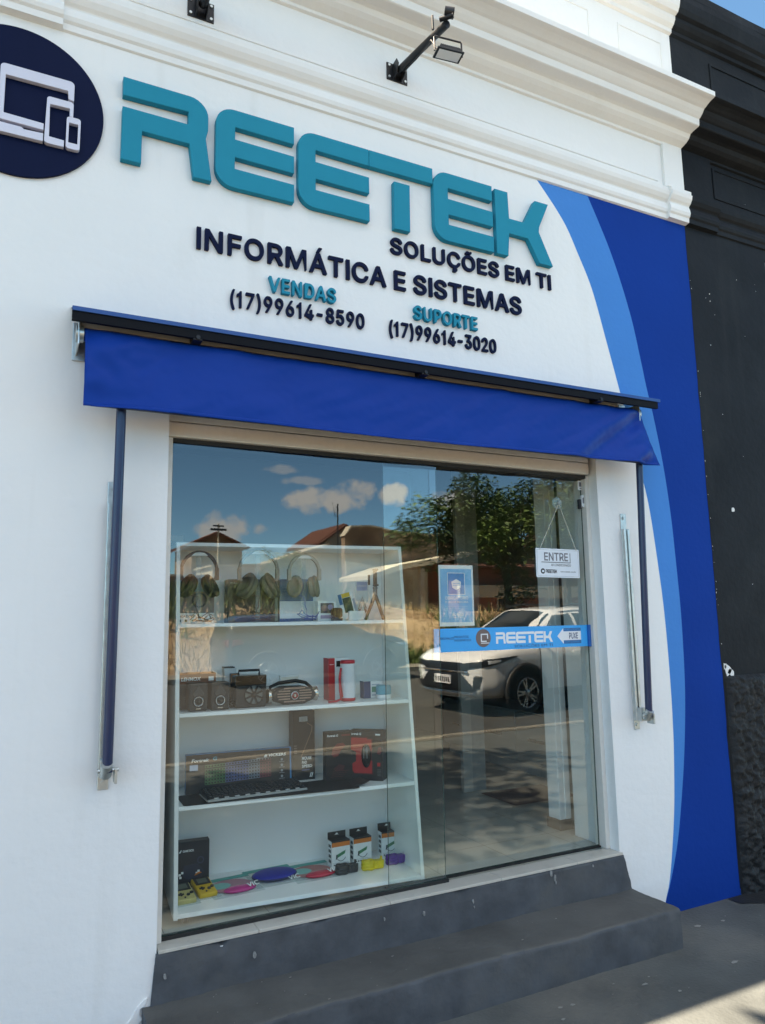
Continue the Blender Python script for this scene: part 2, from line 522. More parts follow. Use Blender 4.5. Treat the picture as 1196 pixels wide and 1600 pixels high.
# heavy grotesque capitals and figures used on the signs: per glyph (advance, closed outlines), thousandths of cap height
GLYPH = {
    '(': (537, [[339,-224,312,-201,240,-58,173,140,141,349,145,525,163,646,200,800,249,943,302,1053,323,1086,339,1095,471,1095,493,1080,499,1053,426,877,375,712,342,536,334,382,345,261,372,140,417,8,500,-190,491,-212,471,-224]]),
    ')': (537, [[72,-225,46,-212,39,-179,120,8,168,151,196,294,203,437,191,569,159,723,116,866,38,1064,61,1094,193,1096,222,1075,269,987,350,756,392,525,393,305,377,195,335,41,292,-68,224,-201,193,-224]]),
    '-': (891, [[223,333,201,342,188,368,189,489,212,514,663,516,685,508,697,489,698,368,690,346,674,335]]),
    '0': (891, [[412,-48,335,-33,258,2,187,63,137,132,99,217,76,305,60,437,59,558,77,701,102,789,137,866,181,929,236,982,302,1021,379,1044,478,1048,555,1034,632,998,708,932,754,866,789,789,814,701,831,558,831,437,815,305,791,217,758,140,709,68,654,16,588,-22,522,-42],[412,137,368,154,335,182,284,272,257,393,253,569,275,701,320,800,379,852,456,867,500,858,544,830,577,791,606,734,633,613,637,426,615,294,567,195,534,162,500,143,456,134]]),
    '1': (700, [[290,-36,484,-36,484,1036,330,1036,262,912,92,820,92,646,190,690,290,752]]),
    '2': (891, [[124,-36,102,-27,92,-12,93,109,530,582,579,659,593,725,581,791,545,835,488,862,422,867,366,853,322,821,297,780,285,703,268,680,124,676,102,687,93,714,99,780,123,857,154,912,202,964,256,1003,322,1032,410,1048,476,1048,598,1018,690,956,755,868,784,758,774,648,740,564,674,468,383,153,774,146,800,120,799,-12,784,-30,762,-36]]),
    '3': (891, [[393,-48,315,-36,250,-15,151,46,107,94,80,140,60,195,50,261,59,283,85,295,228,293,249,272,263,217,286,184,336,151,393,136,448,135,503,144,547,163,582,195,605,239,611,294,599,349,569,395,536,420,492,439,426,450,305,451,283,461,273,481,275,602,485,844,470,853,126,855,109,866,101,888,102,1009,118,1031,140,1036,745,1034,767,1009,763,888,521,613,530,602,591,587,671,547,723,503,758,459,789,397,807,316,807,250,793,184,740,85,697,41,646,5,536,-38]]),
    '4': (891, [[550,-36,526,-23,518,10,429,58,407,58,352,91,330,91,176,165,66,173,49,186,42,208,47,329,451,1013,462,1027,484,1036,616,1036,639,1022,645,989,277,362,286,356,517,360,520,637,550,660,671,660,701,648,710,626,710,362,825,353,842,340,848,318,847,197,825,174,792,171,745,109,710,43,710,-1,701,-23,682,-35]]),
    '5': (891, [[402,-48,281,-20,215,16,171,52,135,96,104,151,84,228,85,272,116,292,248,291,273,272,294,206,336,162,391,139,468,137,534,164,582,217,606,283,602,371,586,415,554,459,512,489,468,504,413,508,358,499,311,481,259,448,127,461,105,473,97,503,154,1009,170,1031,193,1036,732,1034,750,1020,756,998,756,888,748,866,732,855,336,853,327,844,309,668,413,690,490,690,567,673,644,636,710,580,757,514,788,437,804,349,800,261,781,184,743,110,699,56,644,11,567,-28,501,-44]]),
    '6': (891, [[410,-48,344,-37,267,-5,212,33,156,96,119,162,94,250,89,327,99,404,135,510,190,612,466,1020,498,1036,641,1035,663,1020,666,987,439,657,531,648,608,626,669,591,727,536,767,470,790,404,800,305,790,217,767,151,740,102,698,52,652,13,542,-38],[399,137,344,166,303,217,283,283,287,360,311,416,355,460,410,482,487,481,542,455,585,404,606,338,602,261,575,198,531,155,476,134]]),
    '7': (891, [[187,-36,157,-12,161,21,577,846,561,853,110,855,93,868,86,890,86,1000,94,1022,121,1036,782,1033,796,1022,804,1000,801,868,358,-12,330,-36]]),
    '8': (891, [[409,-48,277,-21,200,19,156,54,120,96,89,151,72,206,67,283,80,360,110,426,156,484,209,525,142,602,108,690,107,800,134,880,189,954,266,1009,354,1040,475,1048,563,1033,659,987,720,932,766,855,786,767,775,668,739,590,680,525,747,470,792,404,818,327,823,239,809,173,784,118,742,63,695,23,640,-9,574,-33,486,-48],[387,138,321,164,274,217,264,294,288,355,343,403,409,424,497,421,563,392,605,349,622,305,624,250,601,195,564,162,519,142,453,133],[398,611,343,637,310,679,297,745,311,800,343,838,398,863,475,866,530,848,563,822,586,778,591,723,574,670,541,634,498,613,453,605]]),
    '9': (891, [[245,-34,222,-12,227,21,448,340,333,358,278,376,211,417,157,472,118,538,94,626,90,725,101,791,124,854,168,923,212,968,267,1005,344,1037,410,1048,542,1038,608,1013,674,970,720,923,756,868,786,791,799,714,799,648,784,571,751,483,697,384,422,-23,399,-36],[432,515,366,534,321,571,289,637,284,714,302,780,344,834,399,863,465,867,529,846,575,802,600,747,607,670,590,604,553,554,498,522]]),
    'A': (943, [[31,-36,5,-23,-2,10,362,1011,372,1027,394,1036,559,1032,577,1011,944,11,944,-12,933,-27,911,-36,757,-30,743,-12,647,243,295,243,195,-23,174,-35],[361,427,358,439,471,764,583,428]]),
    'B': (897, [[117,-36,95,-27,82,-1,84,1012,95,1027,117,1036,502,1035,601,1020,667,994,723,956,763,912,794,857,814,791,818,714,803,637,764,571,712,527,766,488,799,452,832,398,848,351,855,230,841,164,821,120,788,72,743,32,667,-8,601,-26,491,-36],[282,151,282,418,546,411,612,378,650,329,662,274,656,230,634,193,601,169,513,149],[282,602,282,848,524,847,579,825,609,791,623,747,619,692,595,648,557,618,480,598]]),
    'C': (1003, [[485,-48,397,-33,309,0,210,69,148,140,87,250,60,338,45,448,45,558,59,657,90,756,144,855,210,931,276,981,353,1019,441,1043,551,1049,628,1039,705,1016,771,983,827,943,879,888,922,822,953,745,965,679,952,657,936,649,793,650,771,668,748,734,709,789,661,826,595,852,540,860,474,856,384,822,341,789,297,734,265,668,248,602,240,503,244,426,260,349,294,272,342,211,397,171,474,144,540,140,628,159,694,198,738,250,775,338,793,350,936,351,958,338,965,316,947,238,913,162,865,96,806,41,734,-3,661,-31,573,-47]]),
    'D': (987, [[117,-36,95,-27,82,-1,82,1000,90,1022,117,1036,491,1034,590,1019,711,971,788,914,862,824,901,747,930,648,943,505,936,395,915,296,865,183,832,136,774,76,711,32,623,-8,480,-34],[282,151,292,175,292,219,302,230,302,274,312,285,312,318,323,329,323,373,334,384,334,428,344,439,344,483,355,494,355,527,366,538,366,582,377,593,377,637,388,648,388,681,399,692,399,736,410,747,411,791,422,802,423,835,436,852,469,851,535,840,590,821,638,791,681,747,713,692,733,637,747,549,747,461,734,373,712,307,687,263,647,219,557,168,458,149]]),
    'E': (823, [[117,-36,95,-27,82,-1,82,1000,90,1022,117,1036,746,1033,760,1022,768,1000,768,890,762,868,744,854,293,852,281,846,282,602,700,598,722,589,735,560,733,439,711,416,282,409,281,153,744,147,773,120,774,-1,766,-22,733,-36]]),
    'F': (806, [[117,-36,95,-27,82,-1,82,1000,90,1022,117,1036,744,1031,762,1000,762,890,744,857,282,848,282,587,689,582,707,571,716,549,716,428,702,406,678,399,282,396,279,-12,249,-36]]),
    'G': (1023, [[485,-48,386,-30,276,18,204,74,146,140,87,250,60,338,45,448,45,558,59,657,100,781,150,866,209,932,276,983,353,1020,441,1043,551,1049,628,1038,705,1015,771,982,837,932,887,877,928,811,955,745,968,679,958,661,936,649,782,655,736,745,702,789,650,829,595,851,540,859,474,856,383,822,340,789,297,734,265,668,248,602,240,503,244,426,260,349,294,272,364,193,419,161,474,145,551,141,606,150,661,172,706,206,749,264,776,349,760,355,551,356,529,367,520,393,520,503,529,527,551,538,958,533,976,503,974,349,962,272,935,195,892,122,826,52,760,7,683,-26,573,-48]]),
    'I': (345, [[72,-36,272,-36,272,1036,72,1036]]),
    'L': (772, [[117,-36,95,-27,82,-1,82,1000,90,1022,106,1034,249,1036,271,1025,281,1000,281,153,722,146,745,120,746,-1,738,-23,711,-36]]),
    'M': (1235, [[117,-36,95,-27,82,-1,82,1000,90,1022,106,1034,128,1036,304,1035,326,1022,612,284,623,276,908,1022,942,1036,1118,1036,1140,1027,1152,1000,1152,-1,1144,-23,1129,-34,1107,-35,1082,-12,986,667,975,683,706,-12,678,-35,557,-36,535,-23,282,610,276,582,274,-12,249,-35]]),
    'N': (1029, [[117,-36,95,-27,82,-1,82,1000,90,1022,117,1036,271,1036,293,1025,744,315,750,1011,777,1035,909,1036,931,1030,947,1000,947,-1,938,-23,909,-36,755,-36,733,-23,282,692,279,-12,249,-36]]),
    'O': (1048, [[485,-48,397,-33,309,0,210,69,148,140,87,250,60,338,45,448,45,558,59,657,90,756,145,855,210,930,286,987,386,1030,474,1047,573,1047,661,1031,764,987,838,932,897,866,944,789,980,693,1003,558,1004,448,991,349,961,250,916,162,844,74,771,17,694,-20,606,-43],[452,149,397,171,348,206,308,250,276,305,244,426,240,503,248,602,265,668,291,723,321,767,364,808,452,851,518,860,573,856,639,835,694,801,737,756,770,701,791,646,806,569,809,470,800,393,782,327,755,272,724,228,683,191,628,160,573,144,518,140]]),
    'P': (874, [[117,-36,95,-27,82,-1,84,1012,95,1027,117,1036,502,1035,579,1024,667,991,722,955,766,910,800,857,828,780,838,714,835,626,821,560,798,505,744,431,667,374,579,341,447,329,436,319,422,285,400,263,388,230,366,208,355,175,334,153,323,120,302,98,282,54,281,-1,271,-25,249,-36],[282,515,282,848,502,850,557,835,603,802,633,747,641,670,627,604,590,551,549,527,502,515]]),
    'R': (883, [[117,-36,95,-27,82,-1,84,1012,95,1027,117,1036,502,1035,601,1019,677,989,744,940,799,868,831,780,841,692,831,604,799,516,749,450,671,395,672,384,870,21,875,-12,865,-26,843,-36,689,-36,667,-24,458,353,447,351,446,340,422,318,399,263,377,241,344,164,323,142,302,87,282,65,281,-1,273,-23,249,-36],[282,537,282,848,513,848,568,832,612,797,636,747,641,670,628,615,593,571,557,552,502,540]]),
    'S': (878, [[393,-52,305,-38,239,-16,182,15,129,58,85,115,55,180,39,268,46,290,74,304,217,302,239,280,258,213,294,173,371,140,459,133,547,151,608,191,640,246,636,312,608,345,558,373,272,463,170,521,118,572,85,631,68,697,67,763,81,829,107,884,151,940,206,984,283,1022,349,1040,415,1049,514,1045,580,1032,646,1006,702,972,751,928,783,884,809,829,823,752,814,719,789,707,646,711,630,730,608,796,575,829,514,857,437,865,360,853,297,818,265,763,267,708,290,675,338,643,624,552,737,488,781,444,816,389,835,323,838,246,825,180,795,114,752,59,701,17,624,-23,558,-42,481,-52]]),
    'T': (882, [[369,-35,351,-23,343,-1,342,846,336,852,45,857,28,879,28,1011,39,1027,61,1036,831,1034,848,1022,856,1000,854,879,837,857,541,846,539,-12,512,-35]]),
    'U': (1017, [[469,-51,349,-28,249,20,159,104,105,203,88,269,82,335,86,1017,106,1034,128,1036,249,1036,276,1017,280,357,287,291,317,225,370,174,436,146,513,137,590,148,656,180,700,226,729,291,736,357,740,1017,766,1036,909,1034,930,1017,935,995,935,335,929,269,909,196,880,137,839,82,788,35,733,-1,623,-40]]),
    'V': (943, [[394,-35,367,-12,-2,988,-2,1012,9,1027,31,1036,174,1035,196,1019,471,238,746,1020,779,1036,924,1033,944,1011,944,989,580,-12,570,-27,548,-36]]),
    'X': (932, [[35,-36,13,-27,2,-12,6,21,348,516,29,978,22,1000,29,1022,57,1036,222,1032,464,677,475,682,717,1031,882,1036,904,1024,913,1000,906,978,585,516,925,21,932,-1,924,-23,893,-36,750,-36,728,-28,464,351,207,-23,178,-36]]),
    'Á': (943, [[31,-36,5,-23,-2,10,362,1011,372,1027,394,1036,559,1032,577,1011,944,11,944,-12,933,-27,911,-36,757,-30,743,-12,647,243,295,243,195,-23,174,-35],[361,427,358,439,471,764,583,428],[405,1064,383,1088,384,1110,486,1319,515,1331,647,1331,673,1319,682,1297,676,1275,537,1068,515,1061]]),
    'Ç': (1003, [[441,-322,421,-310,412,-288,419,-196,441,-182,551,-179,552,-167,452,-159,437,-134,446,-46,353,-19,276,19,210,69,147,141,87,251,60,339,45,449,45,559,59,658,89,754,145,856,210,931,287,987,386,1030,474,1047,573,1047,650,1034,727,1007,793,969,848,923,894,867,932,801,961,713,962,669,936,649,804,649,782,655,747,735,716,781,666,823,606,849,496,858,441,847,386,823,342,790,305,746,270,680,250,614,240,537,244,427,259,350,287,283,325,229,386,177,452,149,540,140,628,159,694,198,738,249,771,332,792,350,936,351,957,339,965,317,936,207,866,97,771,17,645,-35,644,-46,694,-86,715,-134,715,-211,690,-266,650,-299,606,-315]]),
    'Ó': (1048, [[485,-48,397,-33,309,0,210,69,148,140,87,250,60,338,45,448,45,558,59,657,90,756,145,855,210,930,286,987,386,1030,474,1047,573,1047,661,1031,764,987,838,932,897,866,944,789,980,693,1003,558,1004,448,991,349,961,250,916,162,844,74,771,17,694,-20,606,-43],[452,149,397,171,348,206,308,250,276,305,244,426,240,503,248,602,265,668,291,723,321,767,364,808,452,851,518,860,573,856,639,835,694,801,737,756,770,701,791,646,806,569,809,470,800,393,782,327,755,272,724,228,683,191,628,160,573,144,518,140],[463,1062,441,1079,437,1108,540,1320,562,1330,694,1331,727,1318,736,1295,729,1273,595,1071,573,1060]]),
    'Õ': (1048, [[485,-48,397,-33,309,0,210,69,148,140,87,250,60,338,45,448,45,558,59,657,90,756,145,855,210,930,286,987,386,1030,474,1047,573,1047,661,1031,764,987,838,932,897,866,944,789,980,693,1003,558,1004,448,991,349,961,250,916,162,844,74,771,17,694,-20,606,-43],[452,149,397,171,348,206,308,250,276,305,244,426,240,503,248,602,265,668,291,723,321,767,364,808,452,851,518,860,573,856,639,835,694,801,737,756,770,701,791,646,806,569,809,470,800,393,782,327,755,272,724,228,683,191,628,160,573,144,518,140],[595,1096,540,1110,463,1147,452,1144,441,1111,419,1099,331,1098,309,1105,298,1119,295,1152,320,1240,356,1284,419,1308,485,1303,595,1255,606,1288,628,1305,738,1301,753,1284,754,1251,743,1196,721,1152,672,1109]]),
}


def glyph_geo(ch, depth):
    """solid glyph from its outlines; cap height about 1.07"""
    key = ('g', ch, round(depth, 4))
    if key in _TG:
        return _TG[key]
    cu = bpy.data.curves.new('g', 'CURVE')
    cu.dimensions = '2D'
    cu.fill_mode = 'BOTH'
    cu.extrude = depth / 2
    for lp in GLYPH[ch][1]:
        sp = cu.splines.new('POLY')
        n = len(lp) // 2
        sp.points.add(n - 1)
        for i in range(n):
            sp.points[i].co = (lp[2 * i] / 1000, lp[2 * i + 1] / 1000, 0, 1)
        sp.use_cyclic_u = True
    o = bpy.data.objects.new('g', cu)
    C.objects.link(o)
    e = o.evaluated_get(bpy.context.evaluated_depsgraph_get())
    me = e.to_mesh()
    vs = [tuple(v.co) for v in me.vertices]
    fs = [tuple(p.vertices) for p in me.polygons]
    e.to_mesh_clear()
    bpy.data.objects.remove(o)
    bpy.data.curves.remove(cu)
    zz = min(v[2] for v in vs)
    _TG[key] = ([(v[0], v[1] + .036, v[2] - zz) for v in vs], fs)
    return _TG[key]


def glyph_line(t):
    x, pos = 0, []
    for ch in t:
        pos.append(x)
        x += 320 if ch == ' ' else GLYPH[ch][0]
    first = min(GLYPH[t[0]][1][0][0::2])
    last = pos[-1] + max(max(l[0::2]) for l in GLYPH[t[-1]][1])
    return [(p - first) / 1000 for p in pos], (last - first) / 1000


def letters(parent, t, x0, x1, z0, cap, depth, mat, bold=0.0, y=0.0, part='letter'):
    """every character its own raised letter, spread so the line runs x0..x1"""
    pos, wd = glyph_line(t)
    sz = cap / 1.072
    sx = (x1 - x0) / wd
    for ch, p in zip(t, pos):
        if ch == ' ':
            continue
        vs, fs = glyph_geo(ch, depth)
        mb = MB()
        mb.add([(x0 + (v[0] * .94 + .02 + p) * sx, y - v[2], z0 + v[1] * sz) for v in vs], fs, 0)
        mb.build(part, mat, parent)


def heavy_text(mb, t, x0, z0, cap, width, y=0.0, m=0, X=None):
    pos, wd = glyph_line(t)
    for ch, p in zip(t, pos):
        if ch != ' ':
            vs, fs = glyph_geo(ch, 0)
            mb.add([(x0 + (v[0] + p) * width / wd, y, z0 + v[1] * cap / 1.072) for v in vs], fs, m, False, X)


def tag(o, label=None, cat=None, group=None, kind=None):
    if label:
        o['label'] = label
    if cat:
        o['category'] = cat
    if group:
        o['group'] = group
    if kind:
        o['kind'] = kind
    return o


def thing(name, label, cat, loc=(0, 0, 0), rz=0.0, group=None, local=False):
    o = bpy.data.objects.new(name, None)
    o.empty_display_size = .1
    C.objects.link(o)
    o.location = loc
    o.rotation_euler = (0, 0, rz)
    tag(o, label, cat, group)
    ORG[o.name] = Vector((0, 0, 0)) if local else Vector(loc)
    return o


def copy_tree(o, parent=None, label=None):
    c = o.copy()
    C.objects.link(c)
    c.parent = parent
    if label:
        c['label'] = label
    for ch in list(o.children):
        copy_tree(ch, c)
    return c


def arc(cx, cz, r, a0, a1, n=8):
    return [(cx + r * cos(R(a0 + (a1 - a0) * i / n)), cz + r * sin(R(a0 + (a1 - a0) * i / n))) for i in range(n + 1)]


def rrect(x0, x1, z0, z1, r, n=5):
    return arc(x1 - r, z1 - r, r, 0, 90, n) + arc(x0 + r, z1 - r, r, 90, 180, n) + arc(x0 + r, z0 + r, r, 180, 270, n) + arc(x1 - r, z0 + r, r, 270, 360, n)


def lerp(a, b, t):
    return a + (b - a) * t


def nz3(x, y, z):
    return noise.noise(Vector((x, y, z)))

# ------------------------------------------------------------------ palette
WHITE = M('white_plaster', (.80, .80, .785), .75, var=.015, scale=2.0, bump=.22, bscale=26, dirt=(.72, .715, .69), dscale=1.3, dlo=.60, dhi=.85, streak=(.71, .70, .67), strokes=.07)
TRIM = M('cream_trim_paint', (.79, .785, .765), .7, var=.02, scale=3.0, bump=.15, bscale=30, dirt=(.70, .68, .63), dscale=2.2, dlo=.58, dhi=.85)
LBLUE = M('light_blue_paint', '#3a82c9', .65, spec=.1, var=.035, scale=1.4, bump=.18, bscale=28, strokes=.06)
DBLUE = M('deep_blue_paint', '#00388b', .65, spec=.06, var=.07, scale=1.4, bump=.18, bscale=28, strokes=.06)
BLACKW = M('black_wall_paint', (.013, .0155, .019), .62, var=.25, spec=.10, scale=2.5, bump=.30, bscale=22, dirt=(.022, .026, .029), dscale=1.6, dlo=.5, dhi=.8, streak=(.028, .031, .033), strokes=.07)
BLACKR = M('black_roughcast', (.012, .014, .016), .6, spec=.3, var=.35, scale=14, bump=.9, bscale=42)
STEP = M('grey_step_paint', (.078, .085, .094), .75, spec=.2, var=.25, scale=7, bump=.35, bscale=38, dirt=(.100, .102, .102), dscale=2.6, dlo=.52, dhi=.72)
TREAD = M('worn_tread_paint', (.098, .098, .094), .8, spec=.2, var=.2, scale=4, bump=.35, bscale=38, dirt=(.118, .115, .108), dscale=1.8, dlo=.5, dhi=.75)
SILL = M('pale_sill_tile', (.52, .49, .43), .35, var=.05, scale=8, dirt=(.36, .34, .30), dscale=6)
ALU = M('beige_aluminium', (.70, .66, .60), .42, .0, var=.03, scale=40)
GALV = M('galvanised_steel', (.52, .56, .55), .35, .85, var=.12, scale=30)
CHROME = M('chrome', (.8, .8, .8), .08, 1.0, var=.02)
BLKM = M('black_metal', (.012, .012, .014), .38, .3, var=.2, scale=40)
NAVYM = M('navy_powder_coat', (.006, .022, .075), .3, .0, var=.06, scale=30)
RUB = M('black_rubber', (.012, .012, .012), .6, var=.1)
TEAL = M('teal_sign_paint', '#00869f', .5, spec=.08, var=.02, scale=10)
NAVYS = M('navy_sign_paint', (.001, .006, .034), .5, spec=.1, var=.05, scale=10)
LILAC = M('pale_lilac_paint', (.62, .62, .72), .45, var=.02, scale=10)
WPLA = M('white_melamine', (.87, .88, .87), .32, var=.01, scale=8)
DARKGAP = M('dark_channel', (.010, .010, .010), .6, var=.1)

# ------------------------------------------------------------------ shop building
shop = thing('shop_building', 'white painted old shop front with moulded cornice and blue curved paint at its right edge', 'building', (1.7, 0, -.03))
XL, XR, ZT = -4.2, 3.822, 5.78
LB = [(-.05, 3.215), (.022, 3.222), (.12, 3.263), (.30, 3.306), (.51, 3.342), (.75, 3.366), (.915, 3.377), (1.184, 3.383), (1.57, 3.376), (1.876, 3.352), (2.216, 3.312), (2.45, 3.258), (2.869, 3.149), (3.20, 3.060), (3.502, 2.974), (3.70, 2.884), (3.885, 2.786), (4.117, 2.587), (4.2, 2.50)]
DB = [(-.05, 3.2152), (.022, 3.2222), (.12, 3.272), (.313, 3.346), (.505, 3.395), (.761, 3.447), (1.0, 3.482), (1.209, 3.501), (1.571, 3.511), (1.878, 3.502), (2.158, 3.489), (2.469, 3.456), (2.763, 3.405), (2.94, 3.365), (3.10, 3.335), (3.394, 3.273), (3.763, 3.148), (4.108, 2.983), (4.2, 2.93)]


def curve_at(tab, z):
    """Catmull-Rom through the measured points"""
    if z <= tab[0][0]:
        return tab[0][1]
    if z >= tab[-1][0]:
        return tab[-1][1]
    for i in range(len(tab) - 1):
        if tab[i][0] <= z <= tab[i + 1][0]:
            p1, p2 = tab[i], tab[i + 1]
            p0 = tab[max(i - 1, 0)]
            p3 = tab[min(i + 2, len(tab) - 1)]
            t = (z - p1[0]) / (p2[0] - p1[0])
            h = p2[0] - p1[0]
            m1 = (p2[1] - p0[1]) / max(p2[0] - p0[0], 1e-6) * h
            m2 = (p3[1] - p1[1]) / max(p3[0] - p1[0], 1e-6) * h
            return ((2 * t ** 3 - 3 * t * t + 1) * p1[1] + (t ** 3 - 2 * t * t + t) * m1 + (-2 * t ** 3 + 3 * t * t) * p2[1] + (t ** 3 - t * t) * m2)


OX0, OX1, OZ0, OZ1 = .548, 2.921, .30, 2.60
TH = .44
w = MB()
zs = sorted(set([-.06, OZ0, OZ1, 4.10, 4.66, ZT] + [round(-.06 + .04 * i, 3) for i in range(1, 104) if min(abs(-.06 + .04 * i - q) for q in (OZ0, OZ1, 4.10)) > .012]))
for z0, z1 in zip(zs[:-1], zs[1:]):
    if z0 >= 4.0999:
        w.add([(XL, 0, z0), (XR, 0, z0), (XR, 0, z1), (XL, 0, z1)], [(0, 1, 2, 3)], 0)
        continue
    a0, a1, b0, b1 = curve_at(LB, z0), curve_at(LB, z1), curve_at(DB, z0), curve_at(DB, z1)
    if z0 >= OZ0 - 1e-6 and z1 <= OZ1 + 1e-6:
        w.add([(XL, 0, z0), (OX0, 0, z0), (OX0, 0, z1), (XL, 0, z1)], [(0, 1, 2, 3)], 0)
        w.add([(OX1, 0, z0), (a0, 0, z0), (a1, 0, z1), (OX1, 0, z1)], [(0, 1, 2, 3)], 0)
    else:
        w.add([(XL, 0, z0), (a0, 0, z0), (a1, 0, z1), (XL, 0, z1)], [(0, 1, 2, 3)], 0)
    w.add([(a0, 0, z0), (b0, 0, z0), (b1, 0, z1), (a1, 0, z1)], [(0, 1, 2, 3)], 1)
    w.add([(b0, 0, z0), (XR, 0, z0), (XR, 0, z1), (b1, 0, z1)], [(0, 1, 2, 3)], 2)
# reveals of the opening
w.add([(OX0, 0, OZ0), (OX0, TH, OZ0), (OX0, TH, OZ1), (OX0, 0, OZ1)], [(0, 1, 2, 3)], 0)
w.add([(OX1, 0, OZ0), (OX1, 0, OZ1), (OX1, .152, OZ1), (OX1, .152, OZ0)], [(0, 1, 2, 3)], 0)
w.add([(OX1, .152, OZ0), (OX1, .152, OZ1), (OX1 + .08, .152, OZ1), (OX1 + .08, .152, OZ0)], [(0, 1, 2, 3)], 0)
w.add([(OX1 + .08, .152, OZ0), (OX1 + .08, .152, OZ1), (OX1 + .08, TH, OZ1), (OX1 + .08, TH, OZ0)], [(0, 1, 2, 3)], 0)
w.add([(OX0, 0, OZ1), (OX0, TH, OZ1), (OX1 + .08, TH, OZ1), (OX1 + .08, .152, OZ1), (OX1, .152, OZ1), (OX1, 0, OZ1)], [(0, 1, 2, 3, 4, 5)], 0)
w.add([(XL, 0, ZT), (XR, 0, ZT), (XR, .3, ZT), (XL, .3, ZT)], [(0, 1, 2, 3)], 0)
w.add([(XL, .3, 3.7), (XL, .3, ZT), (XR, .3, ZT), (XR, .3, 3.7)], [(0, 1, 2, 3)], 0)
w.add([(XL, 0, -.06), (XL, 0, ZT), (XL, .3, ZT), (XL, .3, 3.7), (XL, 5.2, 3.7), (XL, 5.2, -.06)], [(0, 1, 2, 3, 4, 5)], 0)
w.build('facade_wall', [WHITE, LBLUE, DBLUE], shop)

MOULD = [(0, 4.098), (-.012, 4.103), (-.014, 4.132), (-.024, 4.142), (-.030, 4.160), (-.026, 4.186), (-.018, 4.205), (-.020, 4.212), (-.034, 4.224), (-.048, 4.246), (-.054, 4.270), (-.046, 4.276), (-.046, 4.300), (-.032, 4.306), (-.022, 4.318), (0, 4.338)]
CORN = [(0, 4.622), (-.016, 4.626), (-.018, 4.642), (-.042, 4.650), (-.062, 4.657), (-.086, 4.672), (-.100, 4.696), (-.118, 4.702), (-.165, 4.708), (-.172, 4.712), (-.175, 4.752), (-.186, 4.758), (-.204, 4.776), (-.212, 4.790), (-.216, 4.797), (-.232, 4.802), (-.250, 4.811), (-.272, 4.820), (-.292, 4.824), (-.303, 4.828), (-.305, 4.858), (-.298, 4.864), (-.10, 4.93), (0, 4.95)]
TOPM = [(0, 5.50), (-.020, 5.506), (-.024, 5.53), (-.046, 5.55), (-.058, 5.575), (-.060, 5.60), (-.085, 5.61), (-.10, 5.64), (-.112, 5.69), (-.114, 5.73), (-.118, 5.735), (-.118, 5.79), (0, 5.81)]


def strip(name, prof, x0, x1, parent, mat, dy=0.0, y0=0.0, jit=.0022, n=None, smooth=False):
    """hand-run plaster moulding: the profile swept along x with slight unevenness"""
    n = n or max(2, int((x1 - x0) / .09))
    mb = MB()
    k = len(prof)
    P = []
    for i in range(n + 1):
        x = lerp(x0, x1, i / n)
        for j, (py, pz) in enumerate(prof):
            q = jit * nz3(x * 1.6, j * .31, pz * 3)
            e = 0 if j in (0, k - 1) else 1
            P.append((x, y0 + py + (dy if e else 0) + q * e, pz + q * .8))
    fs = [(i * k + j, (i + 1) * k + j, (i + 1) * k + j + 1, i * k + j + 1) for i in range(n) for j in range(k - 1)]
    mb.add(P, fs, 0, smooth)
    if dy:
        mb.add(P[:k], [tuple(range(k))], 0)
        mb.add(P[-k:], [tuple(range(k))[::-1]], 0)
    else:
        mb.add(P[-k:], [tuple(range(k))[::-1]], 0)
        mb.add(P[:k], [tuple(range(k))], 0)
    return mb.build(name, mat, parent)


strip('frieze_moulding', MOULD, .062, 3.645, shop, TRIM)
strip('frieze_moulding', MOULD, 3.645, 3.824, shop, TRIM, dy=-.022)
strip('frieze_moulding', MOULD, XL, .062, shop, TRIM, dy=-.024)
strip('cornice', CORN, XL, 3.826, shop, TRIM, jit=.003)
strip('parapet_moulding', TOPM, XL, 3.826, shop, TRIM, jit=.004)
fp = MB()
fp.box(3.648, 3.823, -.020, .001, 4.325, 4.65)
fp.box(XL, .060, -.020, .001, 4.325, 4.65)
# raised panel outlines on the parapet
for (xa, xb) in ((-3.6, -1.2), (-.9, 3.1), (3.34, 3.74)):
    for (za, zb, xc, xd) in ((5.02, 5.035, xa, xb), (5.40, 5.415, xa, xb)):
        fp.box(xc, xd, -.0045, .001, za, zb)
    fp.box(xa, xa + .016, -.0048, .001, 5.02, 5.415)
    fp.box(xb - .016, xb, -.0048, .001, 5.02, 5.415)
fp.build('frieze_panel', TRIM, shop, bevel=.004)
# faint ledge line above the frieze moulding
fl = MB()
fl.box(.10, 3.60, -.006, .001, 4.356, 4.372)
fl.build('frieze_ledge', TRIM, shop, bevel=.003)

# the room behind the glass
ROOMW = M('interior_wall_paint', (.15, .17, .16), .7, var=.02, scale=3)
FLOORT = M('polished_floor_tile', (.58, .56, .50), .12, var=.08, scale=3, dirt=(.48, .46, .41), dscale=5)
rm = MB()
RX0, RX1, RY1, RZ0, RZ1 = -1.2, 4.25, 4.6, .298, 3.35
rm.add([(RX0, TH, RZ0), (RX0, RY1, RZ0), (RX0, RY1, RZ1), (RX0, TH, RZ1)], [(3, 2, 1, 0)], 0)
rm.add([(RX1, TH, RZ0), (RX1, RY1, RZ0), (RX1, RY1, RZ1), (RX1, TH, RZ1)], [(0, 1, 2, 3)], 0)
rm.add([(RX0, RY1, RZ0), (RX1, RY1, RZ0), (RX1, RY1, RZ1), (RX0, RY1, RZ1)], [(0, 1, 2, 3)], 0)
rm.add([(RX0, TH, RZ0), (OX0, TH, RZ0), (OX0, TH, RZ1), (RX0, TH, RZ1)], [(3, 2, 1, 0)], 0)
